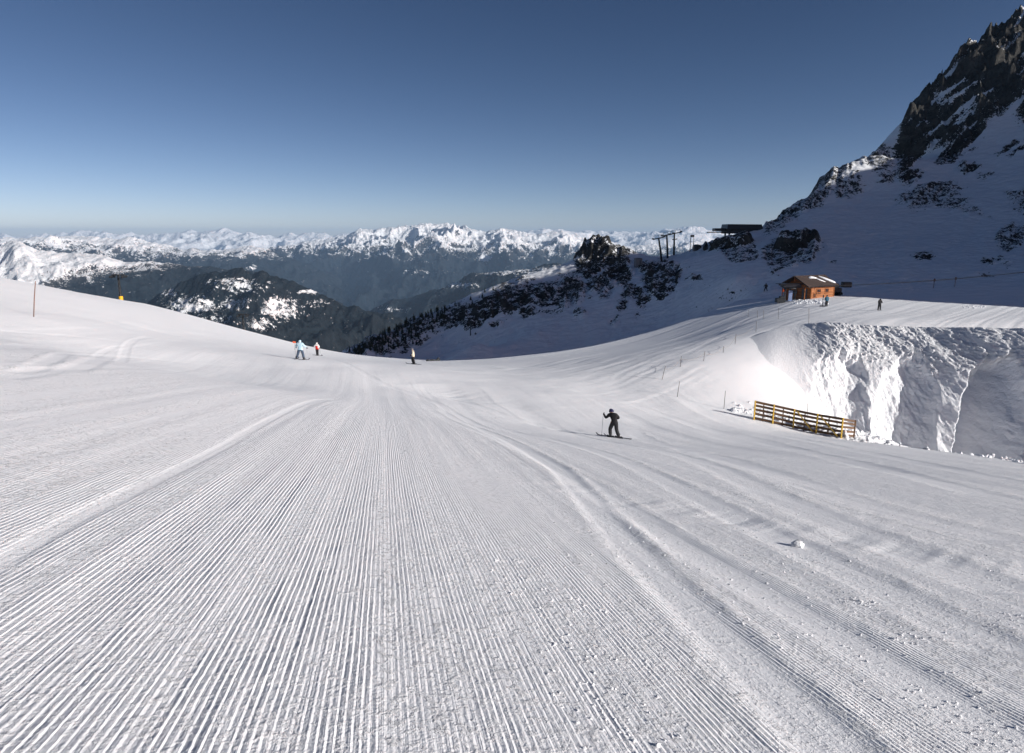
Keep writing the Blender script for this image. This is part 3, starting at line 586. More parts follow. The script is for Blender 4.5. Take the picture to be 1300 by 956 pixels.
# ------------------------------------------------------------------ object helpers
class MB:
    def __init__(s): s.v = []; s.f = []; s.m = []; s.mi = 0
    def add(s, vs, fs):
        n = len(s.v); s.v += [tuple(v) for v in vs]; s.f += [tuple(i + n for i in f) for f in fs]; s.m += [s.mi] * len(fs); return s
    def box(s, c, size, M=None):
        """box with softened edges (chamfered corners along the long sides)"""
        hx, hy, hz = [q / 2 for q in size]; e = min(hx, hy, hz) * .16; vs = []; 
        for z in (-hz, -hz + e, hz - e, hz):
            k = e if abs(z) == hz else 0
            x, y = hx - k, hy - k; q = e
            vs += [(-x + q, -y, z), (x - q, -y, z), (x, -y + q, z), (x, y - q, z), (x - q, y, z), (-x + q, y, z), (-x, y - q, z), (-x, -y + q, z)]
        fs = [tuple(range(7, -1, -1)), tuple(range(24, 32))]
        for r in range(3):
            for i in range(8):
                j = (i + 1) % 8; fs.append((r * 8 + i, r * 8 + j, r * 8 + 8 + j, r * 8 + 8 + i))
        vs = [Vector(v) for v in vs]
        if M is not None: vs = [M @ v for v in vs]
        c = Vector(c); return s.add([v + c for v in vs], fs)
    def tube(s, pts, rad, n=8, cap=True):
        pts = [Vector(p) for p in pts]; rad = [rad] * len(pts) if isinstance(rad, (int, float)) else list(rad)
        vs = []; fs = []; up = None
        for i, p in enumerate(pts):
            d = (pts[min(i + 1, len(pts) - 1)] - pts[max(i - 1, 0)]).normalized()
            if up is None: up = d.orthogonal().normalized()
            a = (up - d * up.dot(d)); a = a.normalized() if a.length > 1e-6 else d.orthogonal().normalized(); up = a; b = d.cross(a)
            vs += [p + (a * math.cos(2 * math.pi * k / n) + b * math.sin(2 * math.pi * k / n)) * rad[i] for k in range(n)]
        for i in range(len(pts) - 1):
            for k in range(n):
                j = (k + 1) % n; fs.append((i * n + k, i * n + j, (i + 1) * n + j, (i + 1) * n + k))
        if cap: fs += [tuple(range(n - 1, -1, -1)), tuple(range((len(pts) - 1) * n, len(pts) * n))]
        return s.add(vs, fs)
    def beam(s, a, b, w, h, up=(0, 0, 1)):
        a, b = Vector(a), Vector(b); d = b - a; L = d.length; x = d.normalized(); z = Vector(up); y = z.cross(x).normalized(); z = x.cross(y)
        M = Matrix((x, y, z)).transposed(); return s.box((a + b) / 2, (L, w, h), M)
    def blob(s, c, r, seg=10, ring=7, jit=0.0, M=None, cut=None):
        r = (r, r, r) if isinstance(r, (int, float)) else r; vs = []; fs = []
        for i in range(ring + 1):
            th = math.pi * i / ring
            for k in range(seg):
                ph = 2 * math.pi * k / seg; q = 1 + random.uniform(-jit, jit)
                v = Vector((r[0] * math.sin(th) * math.cos(ph), r[1] * math.sin(th) * math.sin(ph), r[2] * math.cos(th))) * q
                if cut is not None and v.z < cut: v.z = cut
                if i in (0, ring): v.x = v.y = 0
                vs.append(v)
        for i in range(ring):
            for k in range(seg):
                j = (k + 1) % seg; fs.append((i * seg + k, (i + 1) * seg + k, (i + 1) * seg + j, i * seg + j))
        if M is not None: vs = [M @ v for v in vs]
        return s.add([v + Vector(c) for v in vs], fs)
    def quad(s, a, b, c, d, t):
        """slab: four corners and a thickness along the normal"""
        a, b, c, d = map(Vector, (a, b, c, d)); n = (b - a).cross(d - a).normalized() * t
        return s.add([a, b, c, d, a + n, b + n, c + n, d + n], [(3, 2, 1, 0), (4, 5, 6, 7), (0, 1, 5, 4), (1, 2, 6, 5), (2, 3, 7, 6), (3, 0, 4, 7)])
    def build(s, name, mat, parent=None, smooth=False):
        me = bpy.data.meshes.new(name); me.from_pydata(s.v, [], s.f); me.update()
        mats = mat if isinstance(mat, (list, tuple)) else [mat]
        for m in mats: me.materials.append(m)
        if any(s.m): me.polygons.foreach_set('material_index', s.m)
        bm = bmesh.new(); bm.from_mesh(me); bmesh.ops.recalc_face_normals(bm, faces=bm.faces); bm.to_mesh(me); bm.free()
        if smooth: me.polygons.foreach_set('use_smooth', [True] * len(me.polygons))
        o = bpy.data.objects.new(name, me); COL.objects.link(o)
        if parent is not None: o.parent = parent
        return o
def empty(name, loc, rz=0.0):
    o = bpy.data.objects.new(name, None); COL.objects.link(o); o.location = loc; o.rotation_euler = (0, 0, rz); o.empty_display_size = .3; return o
def mat(name, col, rough=.6, metal=0.0, var=.25, scale=6.0, bump=.0, spec=.3):
    m, nt, b = new_mat(name); n = NB(nt); P = n.pos()
    k = n.noise(P, scale, 5, .6)
    c = n.mix(n.ramp(k, .25, .75), tuple(x * (1 - var) for x in col), tuple(min(1, x * (1 + var)) for x in col))
    nt.links.new(c, b.inputs['Base Color']); b.inputs['Roughness'].default_value = rough; b.inputs['Metallic'].default_value = metal
    b.inputs['Specular IOR Level'].default_value = spec
    if bump: nt.links.new(n.bump(k, bump, 1.0), b.inputs['Normal'])
    return m
def wood(name, col, plank, axis=2, var=.3):
    m, nt, b = new_mat(name); n = NB(nt); P = n.pos(); xyz = n.sep(P)
    q = n.m('DIVIDE', xyz[axis], plank); fr = n.m('FRACT', q); row = n.m('FLOOR', q)
    gap = n.m('LESS_THAN', fr, .10)
    tone = n.noise(None, 1.0, 0, .5, w=n.m('MULTIPLY', row, 7.13))
    st = n.nt.nodes.new('ShaderNodeMapping'); st.inputs['Scale'].default_value = (1.2, 1.2, 9) if axis == 2 else (9, 9, 1.2); nt.links.new(P, st.inputs[0])
    gr = n.noise(st.outputs[0], 2.0, 5, .65)
    c = n.mix(n.ramp(n.m('ADD', n.m('MULTIPLY', tone, .5), n.m('MULTIPLY', gr, .5)), .3, .7), tuple(x * (1 - var) for x in col), tuple(x * (1 + var) for x in col))
    c = n.mix(gap, c, tuple(x * .25 for x in col))
    nt.links.new(c, b.inputs['Base Color']); b.inputs['Roughness'].default_value = .7
    nt.links.new(n.bump(n.m('SUBTRACT', gr, n.m('MULTIPLY', gap, 1.5)), .012, 1.0), b.inputs['Normal'])
    return m
M = dict(
    black=mat('black_fabric', (.012, .012, .015), .7), navy=mat('navy_helmet', (.02, .02, .075), .35), dark=mat('dark_fabric', (.02, .021, .024), .75),
    ice=mat('pale_blue_fabric', (.42, .60, .70), .7, var=.12), jean=mat('slate_blue_fabric', (.05, .075, .12), .75), red=mat('red_fabric', (.55, .02, .012), .65, var=.15),
    white=mat('white_fabric', (.78, .78, .78), .7, var=.06), beige=mat('cream_fabric', (.66, .58, .45), .75, var=.12), teal=mat('teal_fabric', (.03, .13, .20), .7),
    skin=mat('skin', (.52, .32, .24), .55, var=.08), lens=mat('goggle_lens', (.02, .02, .03), .1, spec=.6), boot=mat('boot_plastic', (.03, .03, .033), .4), grey=mat('grey_fabric', (.16, .16, .17), .7),
    ski=mat('ski_topsheet', (.05, .05, .06), .3), alu=mat('pole_metal', (.35, .36, .38), .35, .8), steel=mat('dark_steel', (.035, .038, .042), .5, .3), galv=mat('galvanised_steel', (.22, .23, .24), .5, .6),
    yellow=mat('yellow_paint', (.58, .38, .06), .55, var=.25, scale=9), pad=mat('yellow_pad', (.80, .42, .02), .6, var=.1), board=wood('brown_boards', (.10, .05, .018), .31, 2), bamboo=mat('bamboo', (.17, .085, .06), .6, scale=14),
    cane=mat('weathered_cane', (.13, .12, .11), .7, scale=14), orange=mat('orange_marker', (.80, .13, .03), .6), cedar=wood('orange_cedar_siding', (.34, .115, .028), .19, 2), cedar2=mat('cedar_trim', (.30, .10, .025), .7, scale=12),
    shingle=wood('brown_roof_shingles', (.055, .035, .028), .22, 1), glass=mat('window_glass', (.02, .025, .032), .08, spec=.7), door=mat('grey_door', (.09, .095, .105), .5), bluepanel=mat('pale_blue_panel', (.20, .26, .42), .4),
    roofm=mat('dark_metal_roof', (.018, .02, .028), .4, .3), shed=mat('grey_shed_siding', (.20, .19, .20), .7), fir=mat('fir_needles', (.018, .026, .018), .85, var=.5, scale=3), bark=mat('fir_bark', (.06, .045, .035), .9), rubber=mat('track_rubber', (.015, .015, .016), .8),
    cable=mat('cable_steel', (.05, .05, .055), .6), rope=mat('faded_rope', (.30, .28, .25), .8))
def snow_mat():
    m, nt, b = new_mat('loose_snow'); n = NB(nt); P = n.pos()
    nt.links.new(n.bump(n.noise(P, 9, 5, .65), .08, 1.0), b.inputs['Normal']); b.inputs['Base Color'].default_value = SNOW + (1,); b.inputs['Roughness'].default_value = .7; b.inputs['Specular IOR Level'].default_value = .2
    return m
M['snow'] = snow_mat()
ALL = [PF, MF]
def gz(x, y): return float(max(PF.sample(x, y), MF.sample(x, y)))
def foot(px, py, fans=ALL): return hit(px, py, fans)

# ------------------------------------------------------------------ people
STAND = dict(pelvis=(0, 0, .96), waist=(0, .01, 1.10), chest=(0, .0, 1.30), neck=(0, 0, 1.47), head=(0, .02, 1.57), crown=(0, .02, 1.67),
             shL=(-.18, 0, 1.40), elL=(-.25, .0, 1.13), wrL=(-.24, .10, .90), shR=(.18, 0, 1.40), elR=(.25, .0, 1.13), wrR=(.24, .10, .90),
             hipL=(-.10, 0, .90), knL=(-.11, .03, .50), anL=(-.11, 0, .10), hipR=(.10, 0, .90), knR=(.11, .03, .50), anR=(.11, 0, .10))
RAD = dict(pelvis=.20, waist=.195, chest=.215, neck=.075, head=.098, crown=.075, shL=.12, elL=.088, wrL=.062, shR=.12, elR=.088, wrR=.062, hipL=.145, knL=.112, anL=.10, hipR=.145, knR=.112, anR=.10)
BONES = [('pelvis', 'waist', 'J'), ('waist', 'chest', 'J'), ('chest', 'neck', 'J'), ('neck', 'head', 'S'), ('head', 'crown', 'S'), ('chest', 'shL', 'J'), ('shL', 'elL', 'A'), ('elL', 'wrL', 'A'),
         ('chest', 'shR', 'J'), ('shR', 'elR', 'A'), ('elR', 'wrR', 'A'), ('pelvis', 'hipL', 'T'), ('hipL', 'knL', 'T'), ('knL', 'anL', 'T'), ('pelvis', 'hipR', 'T'), ('hipR', 'knR', 'T'), ('knR', 'anR', 'T')]
def glove(parent, wr, el, m, side, curl=.9):
    """palm, four bent fingers of different length and a thumb leaving the side of the palm"""
    wr, el = Vector(wr), Vector(el); d = (wr - el).normalized(); ax = Vector((0, 0, 1)).cross(d); ax = ax.normalized() if ax.length > .1 else Vector((1, 0, 0)); nrm = ax.cross(d).normalized()
    mb = MB(); p0 = wr; p1 = wr + d * .10
    mb.tube([p0 - d * .05, p0, p0 + d * .04, p1], [.052, .045, .048, .046], 8)
    for k, L in enumerate((.075, .085, .08, .065)):
        b = p1 - d * .01 + ax * (k - 1.5) * .024; q1 = b + d * L * .55 - nrm * L * .15 * curl; q2 = q1 + (d * (1 - curl) - nrm * curl).normalized() * L * .5; q3 = q2 + (-d * .5 * curl - nrm * .5) * L * .35
        mb.tube([b, q1, q2, q3], [.014, .013, .012, .009], 6)
    t0 = p0 + d * .035 + ax * .042 * side; mb.tube([t0, t0 + ax * .028 * side + d * .03 - nrm * .01, t0 + ax * .022 * side + d * .06 - nrm * .035], [.017, .015, .011], 6)
    return mb.build('glove', m, parent, True)
def person(label, px, py, hpx, pose=None, jacket='black', sleeve=None, trousers='black', hat='navy', glv='black', face=(0, 1), ski_dir=None, group=None, chestpatch=None):
    P = {k: Vector(v) for k, v in STAND.items()}
    for k, v in (pose or {}).items(): P[k] = Vector(v)
    loc = foot(px, py); dist = loc.y * CP - loc.z * SP
    top = max(v.z for v in P.values()) + .10; sc = hpx * dist / F / top
    root = empty('person', loc); root.scale = (sc, sc, sc); tag(root, label, 'person', group)
    names = list(STAND); me = bpy.data.meshes.new('body'); me.from_pydata([P[n] for n in names], [(names.index(a), names.index(b)) for a, b, _ in BONES], [])
    ob = bpy.data.objects.new('tmp_body', me); COL.objects.link(ob)
    sk = ob.modifiers.new('skin', 'SKIN'); sk.use_smooth_shade = True
    for i, n in enumerate(names):
        d = me.skin_vertices[0].data[i]; r = RAD[n]; d.radius = (r, r * (.82 if n in ('chest', 'waist', 'pelvis') else 1)); d.use_root = (n == 'pelvis')
    ss = ob.modifiers.new('sub', 'SUBSURF'); ss.levels = 2; ss.render_levels = 2
    dg = bpy.context.evaluated_depsgraph_get(); dg.update()
    bm_ = bpy.data.meshes.new_from_object(ob.evaluated_get(dg)); bpy.data.objects.remove(ob)
    bm_.name = 'body'; bm_.materials.clear()
    for k in (jacket, sleeve or jacket, trousers, 'skin', chestpatch or jacket): bm_.materials.append(M[k])
    code = dict(J=0, A=1, T=2, S=3); segs = [(P[a], P[b], code[c]) for a, b, c in BONES]
    hem = P['pelvis'].z - .09
    for f in bm_.polygons:
        c = f.center; best = 9; w = 0
        for a, b, k in segs:
            ab = b - a; t = max(0, min(1, (c - a).dot(ab) / ab.length_squared)); dd = (c - a - ab * t).length
            if dd < best: best = dd; w = k
        if w == 2 and c.z > hem: w = 0
        if w == 0 and c.z < hem: w = 2
        if w == 3 and c.z < P['head'].z - .035: w = 0
        if w == 0 and chestpatch and hem < c.z < P['chest'].z + .03: w = 4
        f.material_index = w
    body = bpy.data.objects.new('body', bm_); COL.objects.link(body); body.parent = root
    h = P['head']; fx = Vector((face[0], face[1], 0)).normalized(); sx = Vector((fx.y, -fx.x, 0))
    up = (P['crown'] - P['neck']).normalized()
    Rm = Matrix((sx, fx, up)).transposed()
    MB().blob(h + up * .045 - fx * .012, (.122, .138, .128), 16, 10, 0, Rm, cut=-.035).build('helmet', M[hat], root, True)
    nose = MB(); nose.blob(h + fx * .105 - up * .03, (.016, .022, .03), 8, 6, 0, Rm); nose.tube([h + fx * .095 - up * .068 - sx * .025, h + fx * .103 - up * .07, h + fx * .095 - up * .068 + sx * .025], .008, 6)
    nose.build('face', M['skin'], root, True)
    g = MB(); pts = [h + up * .012 + fx * .118 * math.cos(a) + sx * .118 * math.sin(a) for a in [(-1.0 + .25 * i) for i in range(9)]]; g.tube(pts, .030, 8); g.build('goggles', M['lens'], root, True)
    glove(root, P['wrL'], P['elL'], M[glv], 1); glove(root, P['wrR'], P['elR'], M[glv], -1)
    sd = Vector((ski_dir[0], ski_dir[1], 0)).normalized() if ski_dir else fx
    for s_ in 'LR':
        a = P['an' + s_]; b = MB()
        b.tube([a + Vector((0, 0, .16)), a + Vector((0, 0, .02)), a + Vector((0, 0, -.06))], [.088, .082, .075], 10)
        b.tube([a - sd * .09 + Vector((0, 0, -.055)), a + sd * .06 + Vector((0, 0, -.05)), a + sd * .17 + Vector((0, 0, -.065)), a + sd * .21 + Vector((0, 0, -.075))], [.05, .055, .047, .025], 10)
        b.build('ski_boot', M['boot'], root, True)
    return root, P, loc, sc
def ski(label, root_, P, loc, sc, side, d, group=None, length=1.7, drop=None):
    """ski lying under one boot, bent up at the tip and laid along the slope"""
    a = loc + P['an' + side] * sc; d = Vector((d[0], d[1], 0)).normalized()
    mb = MB(); sx = Vector((-d.y, d.x, 0)); n = 14; vs = []
    zc = gz(a.x, a.y)
    for i in range(n + 1):
        t = i / n; s_ = (t - .46) * length; p = a + d * s_
        z = gz(p.x, p.y) * .0 + zc + (gz((a + d * .8).x, (a + d * .8).y) - gz((a - d * .8).x, (a - d * .8).y)) / 1.6 * s_ + .035
        tip = max(0, t - .88) / .12; z += .12 * tip * tip; w = (.055 - .014 * math.sin(t * math.pi)) * (1 - .6 * tip ** 3)
        for q, dz in ((-w, 0), (w, 0), (w, .02), (-w, .02)):
            vs.append(Vector((p.x, p.y, z + dz)) + sx * q - a)
    fs = [(3, 2, 1, 0), (n * 4, n * 4 + 1, n * 4 + 2, n * 4 + 3)]
    for i in range(n):
        for k in range(4): fs.append((i * 4 + k, i * 4 + (k + 1) % 4, i * 4 + 4 + (k + 1) % 4, i * 4 + 4 + k))
    root = empty('ski', a); mb.add(vs, fs); mb.build('ski_blade', M['ski'], root)
    b = MB(); zz = zc + .075 - a.z; q0 = Vector((0, 0, zz)); b.tube([q0 + d * .24, q0 + d * .20, q0 + d * .14, q0 + d * .10, q0 - d * .08, q0 - d * .12, q0 - d * .18, q0 - d * .24], [.02, .045, .045, .02, .02, .05, .05, .03], 8); b.build('binding', M['steel'], root)
    tag(root, label, 'ski', group); return root
def ski_pole(label, hand, tip, group=None, m='alu'):
    hand, tip = Vector(hand), Vector(tip); root = empty('ski_pole', tip); d = (hand - tip)
    MB().tube([(0, 0, 0), d * .15, d], [.005, .009, .010], 8).build('shaft', M[m], root, True)
    u = d.normalized(); MB().tube([d - u * .06, d + u * .02, d + u * .06], [.017, .018, .014], 8).build('grip', M['boot'], root, True)
    b = MB(); b.tube([u * .07, u * .085], [.05, .045], 10); b.build('basket', M['boot'], root)
    tag(root, label, 'ski pole', group); return root

# all-black skier in the middle, pushing off to the left
r1, P1, L1, s1 = person('skier all in black with navy helmet pushing a pole on the open slope', 779, 555.5, 38,
    dict(pelvis=(.02, 0, .86), waist=(.0, -.0, 1.02), chest=(-.07, .02, 1.22), neck=(-.11, .04, 1.38), head=(-.15, .06, 1.47), crown=(-.16, .06, 1.57),
         shL=(-.24, .08, 1.32), elL=(-.45, .12, 1.10), wrL=(-.52, .16, 1.24), shR=(.10, -.06, 1.30), elR=(.26, .0, 1.12), wrR=(.12, .2, 1.05),
         hipL=(-.07, .03, .82), knL=(-.20, .12, .47), anL=(-.17, .04, .10), hipR=(.11, -.02, .82), knR=(.15, .05, .46), anR=(.27, -.06, .08)),
    'black', None, 'dark', 'navy', 'black', (-.85, .5), (-.80, .6))
ski('dark ski under the leading left boot of the black clad skier', r1, P1, L1, s1, 'L', (-.80, .6)); ski('dark ski under the trailing right boot of the black clad skier', r1, P1, L1, s1, 'R', (-.80, .6))
h1 = L1 + P1['wrL'] * s1 + Vector((-.06, .06, .04)); t1 = hit(766.5, 552, [PF])
ski_pole('thin ski pole planted by the skier all in black', h1, Vector((h1.x - .05, h1.y + .1, gz(h1.x - .05, h1.y + .1))))
# pale blue jacket, from behind, legs apart
r2, P2, L2, s2 = person('skier in pale blue jacket and slate trousers standing with legs apart', 382, 456.5, 25.5,
    dict(shL=(-.20, 0, 1.42), elL=(-.36, .05, 1.22), wrL=(-.42, .22, 1.06), shR=(.20, 0, 1.42), elR=(.36, .05, 1.20), wrR=(.50, .16, 1.04), hipL=(-.11, 0, .90), knL=(-.24, .03, .50), anL=(-.36, .0, .14), hipR=(.11, 0, .90), knR=(.20, .03, .48), anR=(.28, -.02, .06)),
    'ice', None, 'jean', 'ice', 'dark', (.1, 1), (.15, 1))
ski('dark ski under the left boot of the pale blue skier', r2, P2, L2, s2, 'L', (-.1, 1)); ski('dark ski under the right boot of the pale blue skier', r2, P2, L2, s2, 'R', (.3, 1))
for w, lb, ox in (('wrL', 'thin ski pole held in the left hand of the pale blue skier', -.15), ('wrR', 'thin ski pole held in the right hand of the pale blue skier', .12)):
    h_ = L2 + P2[w] * s2; ski_pole(lb, h_, (h_.x + ox, h_.y + .05, gz(h_.x + ox, h_.y + .05)))
# red and white jacket
r3, P3, L3, s3 = person('skier in red jacket with white shoulders and black trousers near the edge', 403, 451.5, 17,
    dict(elL=(-.38, -.02, 1.22), wrL=(-.22, .18, 1.08), elR=(.30, .0, 1.15), wrR=(.22, .2, 1.05), knL=(-.08, .04, .5), anL=(-.07, 0, .1), knR=(.07, .05, .5), anR=(.06, 0, .1)),
    'white', 'white', 'black', 'white', 'white', (.5, .8), None, None, 'red')
ski('short dark ski under the skier in red and white, left foot', r3, P3, L3, s3, 'L', (.4, 1)); ski('short dark ski under the skier in red and white, right foot', r3, P3, L3, s3, 'R', (.4, 1))
h_ = L3 + P3['wrR'] * s3; ski_pole('thin ski pole beside the skier in red and white', h_, (h_.x + .25, h_.y - .05, gz(h_.x + .25, h_.y - .05)))
# cream jacket, in profile
r4, P4, L4, s4 = person('skier in cream jacket and black trousers seen from the side', 524.5, 462.5, 21,
    dict(pelvis=(.03, 0, .90), waist=(.05, 0, 1.04), chest=(.02, 0, 1.26), neck=(-.02, 0, 1.43), head=(-.05, 0, 1.52), crown=(-.06, 0, 1.62), shL=(.0, .15, 1.37), elL=(-.02, .2, 1.1), wrL=(-.16, .18, .98), shR=(.02, -.15, 1.37), elR=(.03, -.2, 1.1), wrR=(-.12, -.18, .98),
         hipL=(.0, .09, .86), knL=(-.10, .1, .48), anL=(.0, .10, .1), hipR=(.04, -.09, .86), knR=(.08, -.1, .48), anR=(.16, -.1, .08)),
    'beige', None, 'black', 'grey', 'dark', (-1, .1), (-1, .15))
ski('dark ski on the far side of the cream jacketed skier', r4, P4, L4, s4, 'L', (-1, .12)); ski('dark ski on the near side of the cream jacketed skier', r4, P4, L4, s4, 'R', (-1, .0))
# by the hut
r5, P5, L5, s5 = person('person in teal jacket and dark trousers standing in front of the orange hut', 1049, 389, 14.5, dict(elL=(-.27, .05, 1.15), wrL=(-.2, .2, 1.0)), 'teal', None, 'dark', 'dark', 'dark', (-.7, .7))
r6, P6, L6, s6 = person('person in bulky black clothes alone on the plateau right of the hut', 1116, 394, 15,
    dict(chest=(-.03, 0, 1.27), neck=(-.0, 0, 1.44), head=(.02, 0, 1.53), crown=(.03, 0, 1.63), elL=(-.27, -.08, 1.14), wrL=(-.08, -.24, 1.10), elR=(.28, -.08, 1.14), wrR=(.16, -.26, 1.12), knL=(-.14, 0, .5), anL=(-.16, 0, .1), knR=(.13, 0, .5), anR=(.16, 0, .1)), 'dark', None, 'black', 'black', 'grey', (.5, -.85))
r7, P7, L7, s7 = person('dark skier with legs apart in the shade left of the hut', 972, 370, 10.5,
    dict(elL=(-.34, .05, 1.2), wrL=(-.4, .2, 1.0), elR=(.34, .05, 1.2), wrR=(.4, .2, 1.0), knL=(-.2, .03, .5), anL=(-.33, 0, .1), knR=(.2, .03, .5), anR=(.33, 0, .1)), 'black', None, 'black', 'black', 'black', (.2, -1))
# ------------------------------------------------------------------ slatted snow fence
def snow_fence():
    base = [hit(px, py, [PF]) for px, py in [(957, 533), (980.5, 538), (1006.5, 544), (1035.5, 550), (1067.5, 556), (1083.5, 556)]]
    o = base[2].copy(); root = empty('snow_fence', o); B = [p - o for p in base]; H = 1.62
    bd = MB(); rows = [.16, .52, .88, 1.22, 1.52]
    for i in range(5):
        for k, z in enumerate(rows):
            a = B[i] + Vector((0, .05, z)); b = B[i + 1] + Vector((0, .05, z + .015 * math.sin(i * 3 + k)))
            bd.beam(a, b, .035, .19)
    bd.build('slats', M['board'], root)
    for i, p in enumerate(B):
        MB().beam(p + Vector((0, -.03, -.25)), p + Vector((.02 * (i % 2), -.03, H + .02)), .10, .10, (1, 0, 0)).build('post', M['yellow'] if i < 5 else M['board'], root)
    for i in (0, 1, 2, 3):
        m_ = B[i].lerp(B[i + 1], .5); MB().beam(m_ + Vector((0, .10, -.2)), m_ + Vector((0, .10, H - .05)), .07, .07, (1, 0, 0)).build('batten', M['board'], root)
    for i in (2, 3):
        a = B[i].lerp(B[i + 1], .12); b = B[i].lerp(B[i + 1], .86)
        MB().beam(a + Vector((0, -.045, H - .12)), b + Vector((0, -.045, .06)), .05, .09).build('brace', M['yellow'], root)
    tag(root, 'slatted brown snow fence with yellow posts at the edge of the dug pit', 'fence')
snow_fence()
# ------------------------------------------------------------------ poles
def marker_pole(label, bot, top, m='cane', r=.022, group=None, fans=ALL, name='marker_pole'):
    b = hit(*bot, fans); t = at(top[0], top[1], b.y); t = Vector(t)
    o = MB().tube([(0, 0, -.3), (t - b) * .5, t - b], [r, r * .95, r * .75], 8).build(name, M[m], None, True)
    o.location = b; tag(o, label, 'pole', group); return o, b, t - b
ROW = 'thin marker poles along the right edge of the ramp'
row = []
for bt, tp in [((840, 482), (845, 464.5)), ((863.5, 466), (865, 452)), ((893, 458.5), (895, 446)), ((918, 448), (919, 439)), ((933, 437), (934.5, 424)), ((959.7, 421), (960.5, 408)), ((950, 402.5), (950, 393.5)), ((961.5, 403.5), (961.7, 394)), ((969.3, 405), (969.5, 393.5)), ((988, 405), (988.5, 391))]:
    o, b, d = marker_pole('thin grey marker pole in the line of poles edging the ramp below the hut', bt, tp, 'cane', .028, ROW, [PF]); row.append(b + d * .75)
for bt, tp, lb, m_, r_ in [((42, 402), (45, 357), 'tall reddish bamboo pole leaning on the left slope', 'bamboo', .036), ((859.5, 504), (863, 484), 'leaning cane at the lower bend of the ramp, nearest of that line', 'cane', .026),
                           ((919, 519), (921, 496), 'upright cane left of the slatted snow fence', 'cane', .026), ((1025, 531), (1025, 512), 'thin cane rising behind the slatted snow fence', 'cane', .024), ((1027, 411), (1027, 391), 'thin pole on the rim of the dug snow bank below the hut', 'cane', .03)]:
    marker_pole(lb, bt, tp, m_, r_, None, [PF])
rp = MB(); pts = []
for a, b in zip(row[:6], row[1:6]):
    for k in range(6): t = k / 6; p = a.lerp(b, t); p.z -= .35 * math.sin(t * math.pi); pts.append(p)
rope = MB().tube([p - row[0] for p in pts], .012, 5).build('rope_line', M['rope'], None, True); rope.location = row[0]; tag(rope, 'sagging rope strung between the marker poles of the ramp', 'rope')
def tagged_pole():
    b = hit(1197.5, 573, [PF]); t = Vector(at(1201.5, 528, b.y)); d = t - b
    root = empty('marker_pole', b); MB().tube([(0, 0, -.3), d * .5, d], [.03, .028, .02], 8).build('pole', M['bamboo'], root, True)
    mb = MB()
    mb.tube([d * (.33 + .05 * k) + Vector((random.uniform(-.04, .04), 0, 0)) for k in range(13)], [.02] + [random.uniform(.03, .085) for k in range(11)] + [.02], 7)
    mb.build('frost_clump', M['cane'], root); tag(root, 'ragged bamboo pole standing in rubble before the dug snow bank', 'pole')
tagged_pole()
def flag_marker():
    b = hit(374, 444.5, [PF]); root = empty('marker_flag', b); t = Vector(at(374.3, 433.0, b.y)) - b
    MB().tube([(0, 0, -.2), t], [.02, .015], 8).build('pole', M['cane'], root, True)
    n_ = 7; vs = []; fs = []
    for i in range(n_):
        x = -.16 + .34 * i / (n_ - 1); y = .03 * math.sin(i * 1.3)
        for z in (t.z - .26 + .05 * i / n_, t.z - .02 - .04 * i / n_):
            vs += [(x, y - .006, z), (x, y + .006, z)]
    for i in range(n_ - 1):
        a = i * 4; c = a + 4; fs += [(a, c, c + 2, a + 2), (a + 1, a + 3, c + 3, c + 1), (a, a + 1, c + 1, c), (a + 2, c + 2, c + 3, a + 3)]
    fs += [(0, 2, 3, 1), (vs.__len__() - 4, vs.__len__() - 3, vs.__len__() - 1, vs.__len__() - 2)]
    MB().add(vs, fs).build('flag', M['orange'], root); tag(root, 'small orange flag on a stick left of the pale blue skier', 'flag')
flag_marker()
